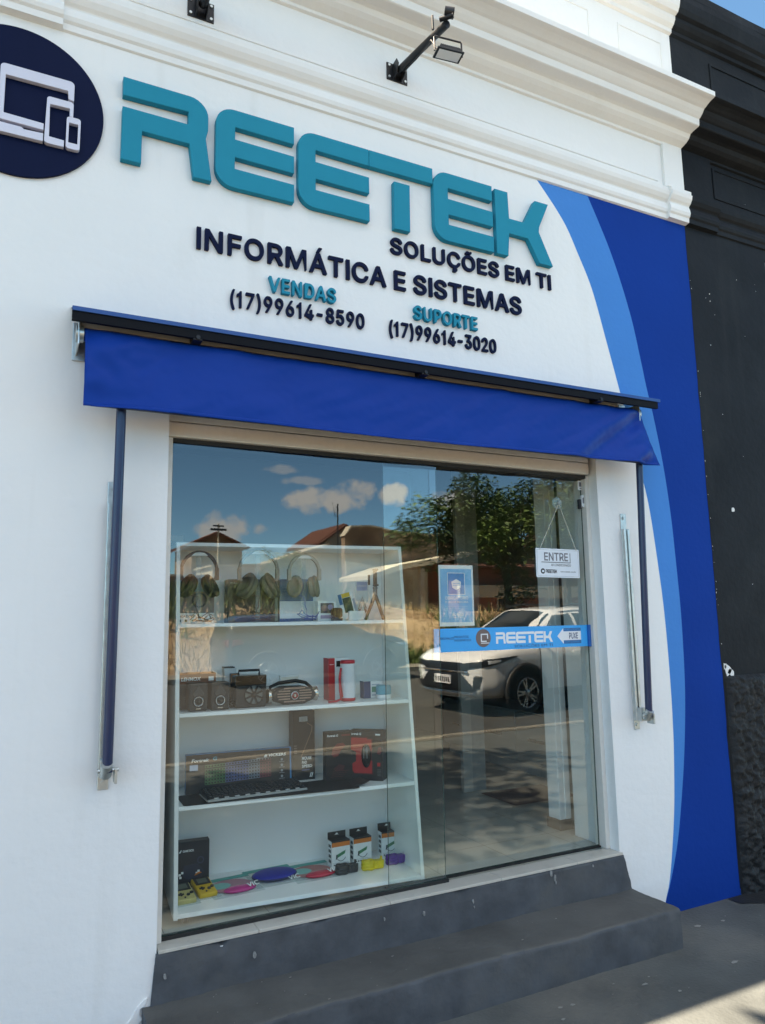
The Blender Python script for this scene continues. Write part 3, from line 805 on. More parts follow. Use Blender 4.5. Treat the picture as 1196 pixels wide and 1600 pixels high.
rm.add([(OX1 + .08, TH, RZ0), (RX1, TH, RZ0), (RX1, TH, RZ1), (OX1 + .08, TH, RZ1)], [(3, 2, 1, 0)], 0)
rm.add([(OX0, TH, OZ1), (OX1 + .08, TH, OZ1), (OX1 + .08, TH, RZ1), (OX0, TH, RZ1)], [(3, 2, 1, 0)], 0)
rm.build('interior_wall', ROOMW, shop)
MB().add([(RX0, TH, RZ1), (RX1, TH, RZ1), (RX1, RY1, RZ1), (RX0, RY1, RZ1)], [(3, 2, 1, 0)]).build('ceiling', M('ceiling_shade_tone', (.035, .035, .033), .8), shop)  # ceiling colour darkened to stand in for the dim room's shade
MB().box(XL, XR, .3, 5.2, 3.62, 3.70).build('roof', M('fibre_cement', (.3, .29, .27), .8, var=.15, scale=6), shop)
MB().add([(XL, 5.2, -.06), (XR + .5, 5.2, -.06), (XR + .5, 5.2, 3.7), (XL, 5.2, 3.7)], [(3, 2, 1, 0)]).build('back_wall', WHITE, shop)
tl = MB()
GROUT = M('tile_grout', (.20, .19, .16), .8, var=.1)
tl.add([(RX0, .085, RZ0 - .003), (RX1, .085, RZ0 - .003), (RX1, RY1, RZ0 - .003), (RX0, RY1, RZ0 - .003)], [(0, 1, 2, 3)], 1)
for i in range(12):
    for j in range(10):
        x0, y0 = RX0 + i * .455, .105 + j * .455
        x1, y1 = min(x0 + .452, RX1), min(y0 + .452, RY1)
        if x1 > x0 and y1 > y0:
            tl.add([(x0, y0, RZ0), (x1, y0, RZ0), (x1, y1, RZ0), (x0, y1, RZ0)], [(0, 1, 2, 3)], 0)
tl.build('tiled_floor', [FLOORT, GROUT], shop)

# sill slab and frames belong to the doorway
fr = thing('door_frame', 'beige aluminium sliding door frame with deep header box under the blue awning', 'door frame', (1.73, .08, .33))
hb = MB()
hb.box(.549, 2.895, .030, .150, 2.372, 2.436)
hb.box(.549, 2.898, .034, .150, 2.440, 2.598)
hb.build('header_box', ALU, fr, bevel=.004)
MB().box(.549, .574, .045, .135, .336, 2.371).build('jamb', ALU, fr, bevel=.003)
jr = MB()
jr.box(2.893, 2.921, .066, .150, .336, 2.371)
jr.build('jamb', ALU, fr, bevel=.003)
MB().box(.575, 1.905, .064, .098, .3355, .349).box(1.60, 2.891, .106, .134, .3355, .344).build('bottom_track', DARKGAP, fr)
MB().box(.575, 2.892, .058, .145, 2.352, 2.371).build('top_track', DARKGAP, fr)

# ------------------------------------------------------------------ steps
st = thing('entrance_steps', 'dark grey painted concrete steps below the glass shop door', 'steps', (1.74, -.15, -.04))


def cast_step(x0, x1, prof, nx, amp, skew=None, seed=0.0):
    """trowelled concrete: the section swept along x, its arris worn and nicked"""
    pts = []
    for (a, b) in zip(prof[:-1], prof[1:]):
        k = max(1, int(math.hypot(b[0] - a[0], b[1] - a[1]) / .012))
        pts += [(lerp(a[0], b[0], i / k), lerp(a[1], b[1], i / k)) for i in range(k)]
    pts.append(prof[-1])
    zt = max(p[1] for p in pts)
    yf = min(p[0] for p in pts)
    k = len(pts)
    mb = MB()
    V = []
    for i in range(nx + 1):
        x = lerp(x0, x1, i / nx)
        for (y, z) in pts:
            nose = max(0, 1 - (math.hypot(y - yf, z - zt)) / .05)
            q = amp * nz3(x * 2.3, y * 5 + seed, z * 5) + amp * .55 * nz3(x * 9, y * 11 + seed, z * 11) + amp * .25 * nz3(x * 34, y * 34, z * 34 + seed)
            nick = nose * (max(0, nz3(x * 7, 3 + seed, 1) - .25) * .030 + max(0, nz3(x * 23, 5 + seed, 2) - .30) * .022 + .004 * nz3(x * 15, 1, seed))
            xx = x + (skew(x, z) if skew else 0)
            V.append((xx + .5 * q, y + q + nick, z + q - nick))
    fs = [(i * k + j, (i + 1) * k + j, (i + 1) * k + j + 1, i * k + j + 1) for i in range(nx) for j in range(k - 1)]
    mb.add(V, fs, 0, True)
    yb = max(p[0] for p in pts)
    zb_ = min(p[1] for p in pts)
    for col_, rev in ((V[:k], True), (V[-k:], False)):
        c_ = [tuple(p) for p in col_] + [(col_[0][0], yb, zb_)]
        mb.add(c_, [tuple(range(k + 1))[::-1] if rev else tuple(range(k + 1))], 0)
    for i, f_ in enumerate(mb.f):
        p, q, r_ = (mb.v[f_[n_]] for n_ in (0, 1, 2))
        if (q - p).cross(r_ - q).normalized().z > .75:
            mb.m[i] = 1
    return mb


NOSE = lambda y, z, r: [(y + r - r * cos(R(a)), z - r + r * sin(R(a))) for a in range(0, 91, 15)]
cast_step(.500, 2.984, [(-.322, -.10)] + NOSE(-.322, .146, .016) + [(0.0, .146)], 260, .006).build('lower_step', [STEP, TREAD], st)
cast_step(.548, 2.934, [(-.013, .10), (-.013, .3215), (.02, .3215)], 240, .0035, skew=lambda x, z: ((x - 1.74) / 1.19) * (.046 if x > 1.74 else .018) * (.334 - z) / .19 + (.006 * nz3(3, 3, z * 30) if abs(x - 1.74) > 1.1 else 0), seed=4.0).build('upper_step', [STEP, STEP], st)
sb = MB()
xs = [.552, .95, 1.55, 2.15, 2.62, 2.93]
for a, b in zip(xs[:-1], xs[1:]):
    sb.box(a + .001, b - .001, -.016, .088, .3225, .3355)
sb.build('sill_tile', SILL, st, bevel=.002)

# ------------------------------------------------------------------ black neighbouring building
nb = thing('neighbouring_building', 'black painted neighbouring house front with rough stucco base and matching cornice', 'building', (6.5, 0, -.03))
NX0, NX1 = XR + .002, 11.0
nw = MB()
WX0, WX1, WZ0, WZ1 = 4.60, 5.80, 1.05, 4.02


def nq(x0, x1, z0, z1):
    nw.add([(x0, 0, z0), (x1, 0, z0), (x1, 0, z1), (x0, 0, z1)], [(0, 1, 2, 3)], 0)


nq(NX0, WX0, -.06, ZT)
nq(WX1, NX1, -.06, ZT)
nq(WX0, WX1, -.06, WZ0)
nq(WX0, WX1, WZ1, ZT)
for q in ([(WX0, 0, WZ0), (WX0, .2, WZ0), (WX0, .2, WZ1), (WX0, 0, WZ1)], [(WX1, 0, WZ0), (WX1, 0, WZ1), (WX1, .2, WZ1), (WX1, .2, WZ0)], [(WX0, 0, WZ1), (WX0, .2, WZ1), (WX1, .2, WZ1), (WX1, 0, WZ1)], [(WX0, 0, WZ0), (WX1, 0, WZ0), (WX1, .2, WZ0), (WX0, .2, WZ0)]):
    nw.add(q, [(0, 1, 2, 3)], 0)
nw.add([(NX0, 0, ZT), (NX1, 0, ZT), (NX1, .3, ZT), (NX0, .3, ZT)], [(0, 1, 2, 3)], 0)
nw.add([(NX1, 0, -.06), (NX1, 5.2, -.06), (NX1, 5.2, 3.7), (NX1, .3, 3.7), (NX1, .3, ZT), (NX1, 0, ZT)], [(0, 1, 2, 3, 4, 5)], 0)
nw.add([(NX0, .3, 3.7), (NX0, .3, ZT), (NX1, .3, ZT), (NX1, .3, 3.7)], [(0, 1, 2, 3)], 0)
nw.build('facade_wall', BLACKW, nb)
MB().box(XR + .6, NX1, .3, 5.2, 3.60, 3.68).build('roof', M('fibre_cement', 'aaaaaa'), nb)
strip('frieze_moulding', MOULD, NX0, 4.10, nb, BLACKW, dy=-.022)
strip('frieze_moulding', MOULD, 4.10, NX1, nb, BLACKW)
strip('cornice', CORN, NX0 + .002, NX1, nb, BLACKW, jit=.003)
strip('parapet_moulding', TOPM, NX0 + .002, NX1, nb, BLACKW, jit=.016, n=260)
pn = MB()
for (xa, xb, za, zb) in ((4.13, 4.95, 4.37, 4.60), (5.1, 7.4, 4.37, 4.60), (4.2, 5.4, 5.02, 5.42), (5.6, 8.0, 5.02, 5.42)):
    pn.box(xa, xb, -.007, .001, za, za + .018)
    pn.box(xa, xb, -.007, .001, zb - .018, zb)
    pn.box(xa, xa + .018, -.0074, .001, za, zb)
    pn.box(xb - .018, xb, -.0074, .001, za, zb)
pn.box(NX0 + .002, 4.10, -.018, .001, 4.325, 4.65)
pn.build('frieze_panel', BLACKW, nb, bevel=.003)
# rough roughcast dado
rd = MB()


def dado(u, v):
    x, z = lerp(3.838, 7.5, u), lerp(-.05, 1.20, v)
    e = min(1, min(u, 1 - u) * 130, (1 - v) * 60)
    d = .026 + .017 * nz3(x * 24, z * 24, 1) + .013 * nz3(x * 55, z * 55, 4) + .012 * nz3(x * 5, z * 5, 7)
    return (x + .010 * nz3(3, z * 5, 2) * (1 - min(1, u * 60)), -max(.002, d * max(0, e)) if e > 0 else .001, z)


rd.grid(340, 150, dado, 0, True)
rd.build('roughcast_dado', BLACKR, nb)
wf = thing('shuttered_window', 'dark grey framed window at the far right of the black wall', 'window', (5.2, .05, 1.05))
wm_ = MB()
GREYF = M('grey_window_paint', (.10, .105, .11), .5, var=.06, scale=10)
wm_.box(WX0 + .002, WX0 + .07, .01, .10, WZ0, WZ1 - .002)
wm_.box(WX1 - .07, WX1 - .002, .01, .10, WZ0, WZ1 - .002)
wm_.box(WX0 + .07, WX1 - .07, .011, .099, WZ1 - .07, WZ1 - .002)
wm_.box(WX0 + .07, WX1 - .07, .011, .099, WZ0, WZ0 + .07)
wm_.build('frame', GREYF, wf, bevel=.004)
sh = MB()
for i in range(58):
    z = WZ0 + .08 + i * .049
    sh.box(WX0 + .075, WX1 - .075, .05, .075, z, z + .040)
sh.build('shutter_slats', GREYF, wf)
# white chips of old paint where the black coat has come away
CHIP = M('old_white_paint', (.72, .72, .70), .8, var=.05, scale=30)
ch = MB()


def flake(cx, cz, r, asp=1.0, rot=0.0, y=-.0022, th=.002, n=9, seed=0):
    rnd = random.Random(seed)
    pts = []
    for i in range(n):
        a = 2 * pi * i / n
        q = r * rnd.uniform(.55, 1.15)
        x, z = q * cos(a) * asp, q * sin(a)
        pts.append((cx + x * cos(rot) - z * sin(rot), cz + x * sin(rot) + z * cos(rot)))
    ch.prism(pts, y, y + th, 'y')


flake(3.868, 1.232, .036, 1.2, -.5, seed=3)
flake(3.895, 1.215, .022, 1.3, -.3, seed=5)
flake(3.846, 1.258, .020, .8, 0, seed=8)
flake(4.04, 2.22, .015, 1.3, .6, seed=12)
flake(4.0, 3.66, .006, .5, 0, seed=2)
flake(4.0, 3.61, .005, .5, 0, seed=4)
for i in range(22):
    z = random.choice([random.uniform(1.3, 2.3), random.uniform(2.2, 3.1), random.uniform(2.9, 3.9)])
    flake(XR + random.uniform(.001, .012), z, random.uniform(.002, .006), .40, 0, seed=i, y=-.0018)
for i in range(16):
    flake(random.uniform(3.9, 4.5), random.uniform(1.3, 5.4), random.uniform(.001, .0032), 1, 0, seed=100 + i)
o = ch.build('paint_chips', CHIP, nb)
tag(o, kind='stuff')
# black paint edge straying over the blue
eb = MB()
zz = [.0 + .05 * i for i in range(83)]
pl = [(XR + .012, z) for z in zz] + [(XR - .004 - .007 * (nz3(1, z * 3.2, 2) + .6 * nz3(4, z * 11, 1)), z) for z in reversed(zz)]
eb.prism(pl, -.0016, .0, 'y')
eb.build('paint_edge', BLACKW, nb)

# ------------------------------------------------------------------ sign lettering and logo
T = .034


def S(p):
    return p


rk = thing('shop_name_sign', 'row of large teal raised letters across the top of the white wall', 'sign lettering', (1.48, 0, 3.55))
GAP = -.0015
E_ = lambda x0, x1: ([(x1, 3.945)] + arc(x0 + .085, 3.86, .085, 90, 180, 7) + arc(x0 + .085, 3.638, .085, 180, 270, 7) + [(x1, 3.553), (x1, 3.645), (x0 + .090, 3.648), (x0 + .090, 3.706), (x1, 3.703), (x1, 3.792), (x0 + .090, 3.796), (x0 + .090, 3.858), (x1, 3.855)])
Rp = [(.311, 3.948)] + arc(.598, 3.862, .086, 90, 0, 7) + [(.684, 3.80), (.674, 3.758), (.703, 3.556), (.621, 3.556), (.601, 3.712), (.396, 3.712), (.396, 3.558), (.312, 3.558), (.312, 3.806), (.594, 3.806), (.594, 3.868), (.312, 3.860)]
Kp = [(2.274, 3.553), (2.274, 3.937), (2.362, 3.937), (2.366, 3.780), (2.468, 3.780), (2.552, 3.934), (2.649, 3.934), (2.576, 3.778), (2.572, 3.745), (2.662, 3.555), (2.566, 3.555), (2.492, 3.688), (2.362, 3.690), (2.350, 3.553)]
for pl in (Rp, E_(.719, 1.098), E_(1.119, 1.4985), None, E_(1.877, 2.255), Kp):
    mb = MB()
    if pl is None:
        mb.prism([(1.5005, 3.945), (1.874, 3.945), (1.874, 3.857), (1.5005, 3.856)], -T, GAP)
        mb.prism([(1.640, 3.810), (1.733, 3.810), (1.730, 3.549), (1.638, 3.549)], -T, GAP)
    else:
        mb.prism(pl, -T, GAP)
    mb.build('letter', TEAL, rk, bevel=.0015, seg=1)

lg = thing('logo_disc', 'round navy logo disc with pale laptop, tablet and phone outlines beside the teal name', 'logo sign', (-.092, 0, 3.383))
cz_, cx_ = 3.714, -.092
MB().prism(arc(cx_, cz_, .331, 0, 360, 96)[:-1], -.014, GAP).build('disc', NAVYS, lg, bevel=.001, seg=1)


def frame_poly(mb, x0, x1, z0, z1, t, r, y0, y1, ri=None):
    """rounded frame as a ring prism"""
    o_ = rrect(x0, x1, z0, z1, r)
    i_ = rrect(x0 + t, x1 - t, z0 + t, z1 - t, ri or max(.004, r - t * .6))
    n = len(o_)
    vs = [(p[0], y0, p[1]) for p in o_] + [(p[0], y0, p[1]) for p in i_] + [(p[0], y1, p[1]) for p in o_] + [(p[0], y1, p[1]) for p in i_]
    fs = []
    for k in range(n):
        a = (k + 1) % n
        fs += [(k, a, n + a, n + k), (k, 2 * n + k, 2 * n + a, a), (n + k, n + a, 3 * n + a, 3 * n + k), (2 * n + k, 3 * n + k, 3 * n + a, 2 * n + a)]
    mb.add(vs, fs, 0)


y0, y1 = -.036, -.0145
mb = MB()
# laptop: open frame interrupted by the tablet
pl = [(.118, 3.762)] + arc(.100, 3.832, .018, 0, 90, 5) + arc(-.142, 3.832, .018, 90, 180, 5) + [(-.160, 3.600), (.008, 3.597), (.008, 3.626), (-.140, 3.631)] + [(-.140, 3.800)] + [(.094, 3.803), (.097, 3.766)]
mb.prism(pl, y0, y1)
mb.prism([(-.205, 3.588), (-.072, 3.586), (-.064, 3.579), (.008, 3.582), (.008, 3.546), (-.185, 3.546)], y0, y1)
mb.build('laptop_outline', LILAC, lg, bevel=.001, seg=1)
mb = MB()
pl = [(.118, 3.688)] + arc(.106, 3.744, .012, 0, 90, 4) + arc(.028, 3.744, .012, 90, 180, 4) + arc(.026, 3.558, .014, 180, 270, 4) + [(.087, 3.544), (.087, 3.574), (.030, 3.576), (.028, 3.722), (.104, 3.725), (.104, 3.690)]
mb.prism(pl, y0 + .0007, y1)
mb.build('tablet_outline', LILAC, lg, bevel=.001, seg=1)
mb = MB()
frame_poly(mb, .094, .148, 3.544, 3.688, .009, .012, y0 + .0014, y1)
mb.box(.100, .142, y0 + .0019, y1, 3.550, 3.571)
mb.box(.100, .142, y0 + .0019, y1, 3.662, 3.682)
mb.build('phone_outline', LILAC, lg)

for (nm, lab, t, x0, x1, z0, cap, dep, mat, bold) in [
    ('slogan_sign', 'small navy raised letters reading SOLUÇÕES EM TI beneath the teal name', 'SOLUÇÕES EM TI', 1.622, 2.657, 3.422, .089, .014, NAVYS, .008),
    ('slogan_sign', 'larger navy raised letters reading INFORMÁTICA E SISTEMAS', 'INFORMÁTICA E SISTEMAS', .644, 2.442, 3.231, .103, .014, NAVYS, .009),
    ('contact_sign', 'teal raised word VENDAS above the left phone number', 'VENDAS', .978, 1.318, 3.090, .074, .022, TEAL, .016),
    ('contact_sign', 'teal raised word SUPORTE above the right phone number', 'SUPORTE', 1.746, 2.136, 3.088, .074, .022, TEAL, .016),
    ('contact_sign', 'navy raised phone number under the word VENDAS above the awning', '(17)99614-8590', .801, 1.472, 2.988, .078, .013, NAVYS, .007),
    ('contact_sign', 'navy raised phone number under the word SUPORTE above the awning', '(17)99614-3020', 1.608, 2.258, 2.982, .078, .013, NAVYS, .007)]:
    th = thing(nm, lab, 'sign lettering', ((x0 + x1) / 2, 0, z0))
    letters(th, t, x0, x1, z0, cap, dep, mat, y=-.001)

# ------------------------------------------------------------------ awning
aw = thing('awning', 'rolled blue fabric awning with its valance hanging over the shop door', 'awning', (1.7, -.1, 2.4))
AWF = M('blue_awning_vinyl', '#00388c', .42, var=.03, scale=6, spec=.09)
AWC = M('awning_cover_blue', '#184a86', .4, .2, var=.05, scale=10)
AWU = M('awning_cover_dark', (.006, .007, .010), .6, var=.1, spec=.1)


def fab(u, v):
    x = lerp(.193, 3.178, u)
    # corners: right end flares at the hem
    x += .012 * v * max(0, (u - .9) / .1) - .004 * (1 - v) * max(0, (u - .96) / .04)
    x += .016 * v ** 2.2 * max(0, (u - .96) / .04)
    z = lerp(2.735, 2.403, v) + .0035 * sin(u * 9.0 + .6) * v - .012 * max(0, (u - .972) / .028) ** 2 * (1 - v)
    y = -.150 - .050 * v
    wl = max(0, 1 - u / .16)
    wr = max(0, (u - .72) / .28)
    # soft creases: slanting drag folds at both ends, puckers along the hem
    y += .014 * wl * sin(36 * u + 9 * v + 1.5 * sin(5 * v)) * (.4 + .6 * v) + .012 * wl * nz3(u * 44, v * 5, 3)
    q = u - .16 * (1 - v)
    y += min(1, (1 - u) / .03) * wr * (.028 * sin(46 * q) * (.35 + .65 * v) + .014 * wr * sin(83 * q + 2 * v))
    y += .010 * nz3(u * 13, v * 2.0, 9) + .004 * nz3(u * 32 + v * 6, v * 4, 1) + .0022 * nz3(u * 90, v * 14, 5)
    y += .004 * max(0, (v - .9) / .1) * nz3(u * 26, 3, 2)
    y -= .0025 * max(0, 1 - abs(v - .9) / .012)
    if v < .05:
        y += .02 * (1 - v / .05)
    y += .05 * max(0, (u - .985) / .015) ** 2 * (1 - v)
    return (x, y, z)


vb = MB()
vb.grid(220, 26, fab, 0, True)
vo = vb.build('valance', AWF, aw)
sm_ = vo.modifiers.new('thick', 'SOLIDIFY')
sm_.thickness = .0025
hm = MB()


def hem(u, v):
    p = fab(u, .955 + .045 * v)
    return (p[0], p[1] - .0022, p[2] - .0005)


hm.grid(220, 2, hem, 0, True)
h_ = hm.build('valance_hem', AWF, aw)
h_.modifiers.new('thick', 'SOLIDIFY').thickness = .0015
sm2 = MB()
sm2.grid(1, 12, lambda u, v: (lambda p: (p[0], p[1] - .002, p[2]))(fab(.607 + .0035 * u, v)), 0, True)
sm2.build('valance_seam', AWF, aw)
# roller, front bar, cover and brackets
MB().tube([(.17, -.112, 2.715), (3.14, -.112, 2.715)], .026, 18).build('roller_tube', AWF, aw)
MB().tube([(.22, -.168, 2.425), (3.14, -.168, 2.425)], .014, 12).build('front_bar', NAVYM, aw)
cv = MB()
cv.add([(.145, 0, 2.866), (3.235, 0, 2.866), (3.235, -.205, 2.788), (.145, -.205, 2.788)], [(0, 3, 2, 1)], 0)
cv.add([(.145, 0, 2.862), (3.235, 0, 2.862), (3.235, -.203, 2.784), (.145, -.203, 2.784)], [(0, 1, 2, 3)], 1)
cv.box(.140, 3.240, -.209, -.203, 2.772, 2.789, 0)
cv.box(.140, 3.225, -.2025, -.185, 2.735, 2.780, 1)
cv.build('cover', [AWC, AWU], aw)
MB().box(.165, 2.99, -.128, -.118, 2.738, 2.792).build('wall_rail', M('beige_rail', (.36, .33, .29), .5, .1, var=.03), aw)
for x in (.185, 3.150):
    b_ = MB()
    b_.box(x - .018, x - .012, -.150, 0, 2.66, 2.765)
    b_.box(x - .03, x + .02, -.008, 0, 2.64, 2.80)
    b_.tube([(x - .024, -.112, 2.715), (x + .004, -.112, 2.715)], .034, 16)
    b_.build('bracket', GALV, aw, bevel=.002)
for x in (.62, 1.70, 2.80):
    b_ = MB()
    b_.box(x - .02, x + .02, -.200, -.128, 2.728, 2.760)
    b_.tube([(x, -.206, 2.740), (x, -.198, 2.740)], .009, 10)
    b_.build('clamp', BLKM, aw, bevel=.003)
for k, (x, xt) in enumerate(((.336, .336), (3.104, 3.104))):
    p = MB()
    p.tube([(x, -.092, 1.03), (xt, -.15, 2.44)], .019, 16)
    p.build('arm_pole', NAVYM, aw)
    q = MB()
    rx = x - .004
    q.box(rx - .020, rx + .020, -.006, 0, .950, 2.150)
    q.box(rx - .020, rx - .016, -.026, -.005, 1.00, 2.06)
    q.box(rx + .016, rx + .020, -.026, -.005, 1.00, 2.06)
    q.box(rx - .016, rx - .006, -.026, -.022, 1.00, 2.06)
    q.box(rx + .006, rx + .016, -.026, -.022, 1.00, 2.06)
    for z in (.975, 2.125):
        q.tube([(rx, -.013, z), (rx, -.004, z)], .009, 8)
    rail = q.build('guide_rail', GALV, aw, bevel=.0015, seg=1)
    s_ = MB()
    s_.box(rx - .017, rx + .017, -.060, -.026, 1.00, 1.07)
    s_.tube([(rx - .03, -.085, 1.035), (rx + .045, -.085, 1.035)], .008, 10)
    s_.tube([(rx, -.075, 1.015), (rx, -.105, 1.06)], .022, 12)
    s_.box(rx + .03, rx + .04, -.10, -.05, .985, 1.04)
    s_.build('slider', GALV, rail, bevel=.002)

# ------------------------------------------------------------------ floodlights
LENS = M('floodlight_glass', (.80, .80, .78), .4, var=.04, spec=.6)


def floodlight(x, zb, label):
    t = thing('floodlight', label, 'floodlight', (x, 0, zb), group='black floodlights on wall arms')
    m_ = MB()
    m_.box(x - .062, x + .062, -.006, 0, zb - .05, zb + .05)
    m_.prism([(0, zb - .048), (-.05, zb - .03), (-.07, zb + .01), (-.05, zb + .05), (0, zb + .045)], x - .026, x - .021, 'x')
    m_.prism([(0, zb - .048), (-.05, zb - .03), (-.07, zb + .01), (-.05, zb + .05), (0, zb + .045)], x + .021, x + .026, 'x')
    pl_ = m_.build('wall_plate', BLKM, t, bevel=.002)
    for dx in (-.048, .048):
        for dz in (-.034, .034):
            MB().tube([(x + dx, -.012, zb + dz), (x + dx, -.005, zb + dz)], .007, 8).build('screw', GALV, pl_)
    ex, ey, ez = x + .035, -.455, zb - .055
    MB().tube([(x, -.035, zb), (ex, ey, ez)], .019, 14).build('arm', BLKM, t)
    hd = MB()
    hd.tube([(ex - .05, ey + .05, ez - .01), (ex - .05, ey + .05, ez + .065)], .006, 8)
    hd.tube([(ex - .035, ey + .01, ez + .018), (ex + .012, ey - .04, ez + .018)], .012, 8)
    hd.tube([(ex - .02, ey - .012, ez + .046), (ex + .022, ey - .030, ez + .040)], .026, 14)
    hd.build('swivel_clamp', BLKM, t)
    # lamp head hung from a U bracket
    hx, hy, hz = ex + .025, ey + .035, ez - .125
    X = Matrix.Translation((hx, hy, hz)) @ Matrix.Rotation(R(-8), 4, 'Z') @ Matrix.Rotation(R(-2), 4, 'X') @ Matrix.Diagonal((.88, .85, .85, 1))
    b_ = MB()
    b_.prism([(-.070, -.002), (-.058, .024), (.058, .024), (.070, -.002)], -.034, .034, 'y', X=X)
    for i in range(9):
        b_.box(-.052 + i * .0124, -.049 + i * .0124, -.028, .028, .0245, .032, X=X)
    b_.box(-.078, .078, -.042, .042, -.011, -.0025, X=X)
    hd_ = b_.build('lamp_head', BLKM, t, bevel=.0015)
    MB().box(-.066, .066, -.032, .032, -.0125, -.0115, X=X).build('lens', LENS, hd_)
    u_ = MB()
    u_.tube([X @ Vector((-.082, 0, .0)), X @ Vector((-.082, .0, .088)), X @ Vector((-.076, 0, .096)), X @ Vector((.076, 0, .096)), X @ Vector((.082, 0, .088)), X @ Vector((.082, 0, .0))], .0045, 8)
    u_.build('mounting_bracket', BLKM, t)
    MB().tube([(hx, hy, hz + .03), (hx - .03, hy + .05, hz + .05), (ex - .03, ey + .10, ez - .02), (x + .012, -.20, zb - .052), (x + .010, -.07, zb - .028), (x + .03, -.008, zb + .02)], .0042, 6).build('supply_cable', RUB, t)
    return t


floodlight(1.689, 4.462, 'black floodlight on a wall arm above the teal letters, its whole lamp head visible')
floodlight(.646, 4.432, 'leftmost black floodlight, its arm cut off by the top of the photo')

# ------------------------------------------------------------------ glass
GL = glass_mat('shop_glass', .108, (.91, .96, .935))
GLB = M('glass_edge', (.02, .07, .055), .1, var=.1)
GLT = clear_mat('glass_inner_face', (.99, 1, .995), .0)


def pane(x0, x1, y0, y1, z0, z1):
    mb = MB().box(x0, x1, y0, y1, z0, z1)
    mb.m = [1, 1, 0, 2, 1, 1]
    return mb


TILT = R(.5)
fx = thing('fixed_glass_pane', 'large clear glass pane on the left in front of the white display shelf', 'glass pane', (1.236, .08, .349))
fx.rotation_euler = (TILT, 0, 0)
pane(.577, 1.896, .076, .084, .350, 2.37).build('glass', [GL, GLB, GLT], fx)
sd = thing('sliding_glass_door', 'clear sliding glass door with a bright blue band and pull handle on the right', 'door', (2.25, .12, .345))
sd.rotation_euler = (TILT, 0, 0)
pane(1.612, 2.890, .116, .124, .346, 2.37).build('glass', [GL, GLB, GLT], sd)
BANDB = M('door_band_blue', '#00a0e4', .4, var=.02, scale=8)
PW_ = M('print_white', (.75, .77, .78), .5, var=.02)
PK = M('print_black', (.015, .015, .018), .5, var=.1)
PNAVY = M('print_navy', (.02, .05, .14), .5, var=.1)
PGRY = M('print_grey', (.16, .16, .18), .5, var=.1)
PBRN = M('print_brown', (.16, .11, .10), .5, var=.1)
bd = MB()
bd.box(1.882, 2.876, .1095, .1150, 1.406, 1.523, 0)
bd.box(2.8765, 2.925, .098, .1145, 1.404, 1.524, 5)
f = .1085
# printed marks on the band
bd.prism(arc(2.176, 1.470, .046, 0, 360, 32)[:-1], f, .1094, 'y', 2)
for (a, b, c_, d_) in ((2.160, 2.166, 1.450, 1.492), (2.160, 2.205, 1.486, 1.492), (2.160, 2.195, 1.450, 1.456), (2.199, 2.205, 1.466, 1.492), (2.160, 2.212, 1.442, 1.446)):
    bd.box(a, b, f - .0006, f, c_, d_, 1)


def mini_reetek(mb, x0, x1, z0, z1, y, m, X=None):
    """the shop's name in its own angular lettering, small"""
    sx = (x1 - x0) / (2.662 - .311)
    sz = (z1 - z0) / (3.948 - 3.553)
    for pl in (Rp, E_(.719, 1.098), E_(1.119, 1.51), [(1.50, 3.945), (1.874, 3.945), (1.874, 3.857), (1.50, 3.856)], [(1.640, 3.810), (1.733, 3.810), (1.730, 3.549), (1.638, 3.549)], E_(1.877, 2.255), Kp):
        mb.prism([(x0 + (p[0] - .311) * sx, z0 + (p[1] - 3.553) * sz) for p in pl], y - .0006, y, 'y', m, X=X)


mini_reetek(bd, 2.255, 2.630, 1.437, 1.497, f + .0008, 1)
bd.text('SOLUÇÕES EM TI', 2.372, 1.415, .013, .255, y=f, m=3)
bd.text('PERSONALIZE', 1.912, 1.468, .011, .085, y=f, m=3)
bd.text('PRODUTOS', 2.000, 1.474, .011, .085, y=f, m=3)
bd.text('INFORMÁTICA', 2.000, 1.457, .011, .10, y=f, m=3)
bd.prism([(2.662, 1.466), (2.705, 1.508), (2.705, 1.491), (2.828, 1.491), (2.828, 1.443), (2.705, 1.443), (2.705, 1.424)], f, .1094, 'y', 1)
bd.box(2.708, 2.828, f, .1094, 1.4925, 1.5085, 4)
bd.box(2.708, 2.828, f, .1094, 1.425, 1.4415, 4)
heavy_text(bd, 'PUXE', 2.744, 1.450, .033, .062, y=f - .0004, m=3)
bd.text('PUXE A PORTA', 2.712, 1.496, .009, .11, y=f - .0004, m=0)
bd.text('COM CUIDADO', 2.712, 1.429, .009, .11, y=f - .0004, m=0)
bd.build('band', [BANDB, PW_, PBRN, PNAVY, M('print_blue_dark', (.02, .10, .26), .5), M('band_end_blue', '#0b5ea8', .4)], sd)
lk = MB()
lk.box(2.926, 2.968, .060, .118, 1.398, 1.530)
lk.box(2.918, 2.930, .085, .13, 1.405, 1.523)
lo_ = lk.build('lock_plate', GALV, sd, bevel=.003)
MB().tube([(2.945, .052, 1.462), (2.945, .062, 1.462)], .007, 10).build('screw', BLKM, lo_)
stk = MB().box(2.868, 2.908, .1145, .1158, 2.292, 2.346, 0).box(2.876, 2.900, .1138, .1144, 2.312, 2.338, 1).box(2.880, 2.896, .1138, .1144, 2.299, 2.305, 1)
stk.build('sticker', [PW_, PGRY], sd)
al = MB()
al.prism(rrect(2.876, 2.906, 2.190, 2.262, .014), .098, .1158, 'y', 0)
al.prism(rrect(2.882, 2.900, 2.212, 2.246, .006), .0972, .0979, 'y', 1)
al.box(2.858, 2.872, .100, .1158, 2.180, 2.235, 2)
al.build('alarm_contact', [M('white_plastic', (.72, .74, .75), .35, var=.02), PGRY, PK], sd, bevel=.0015)

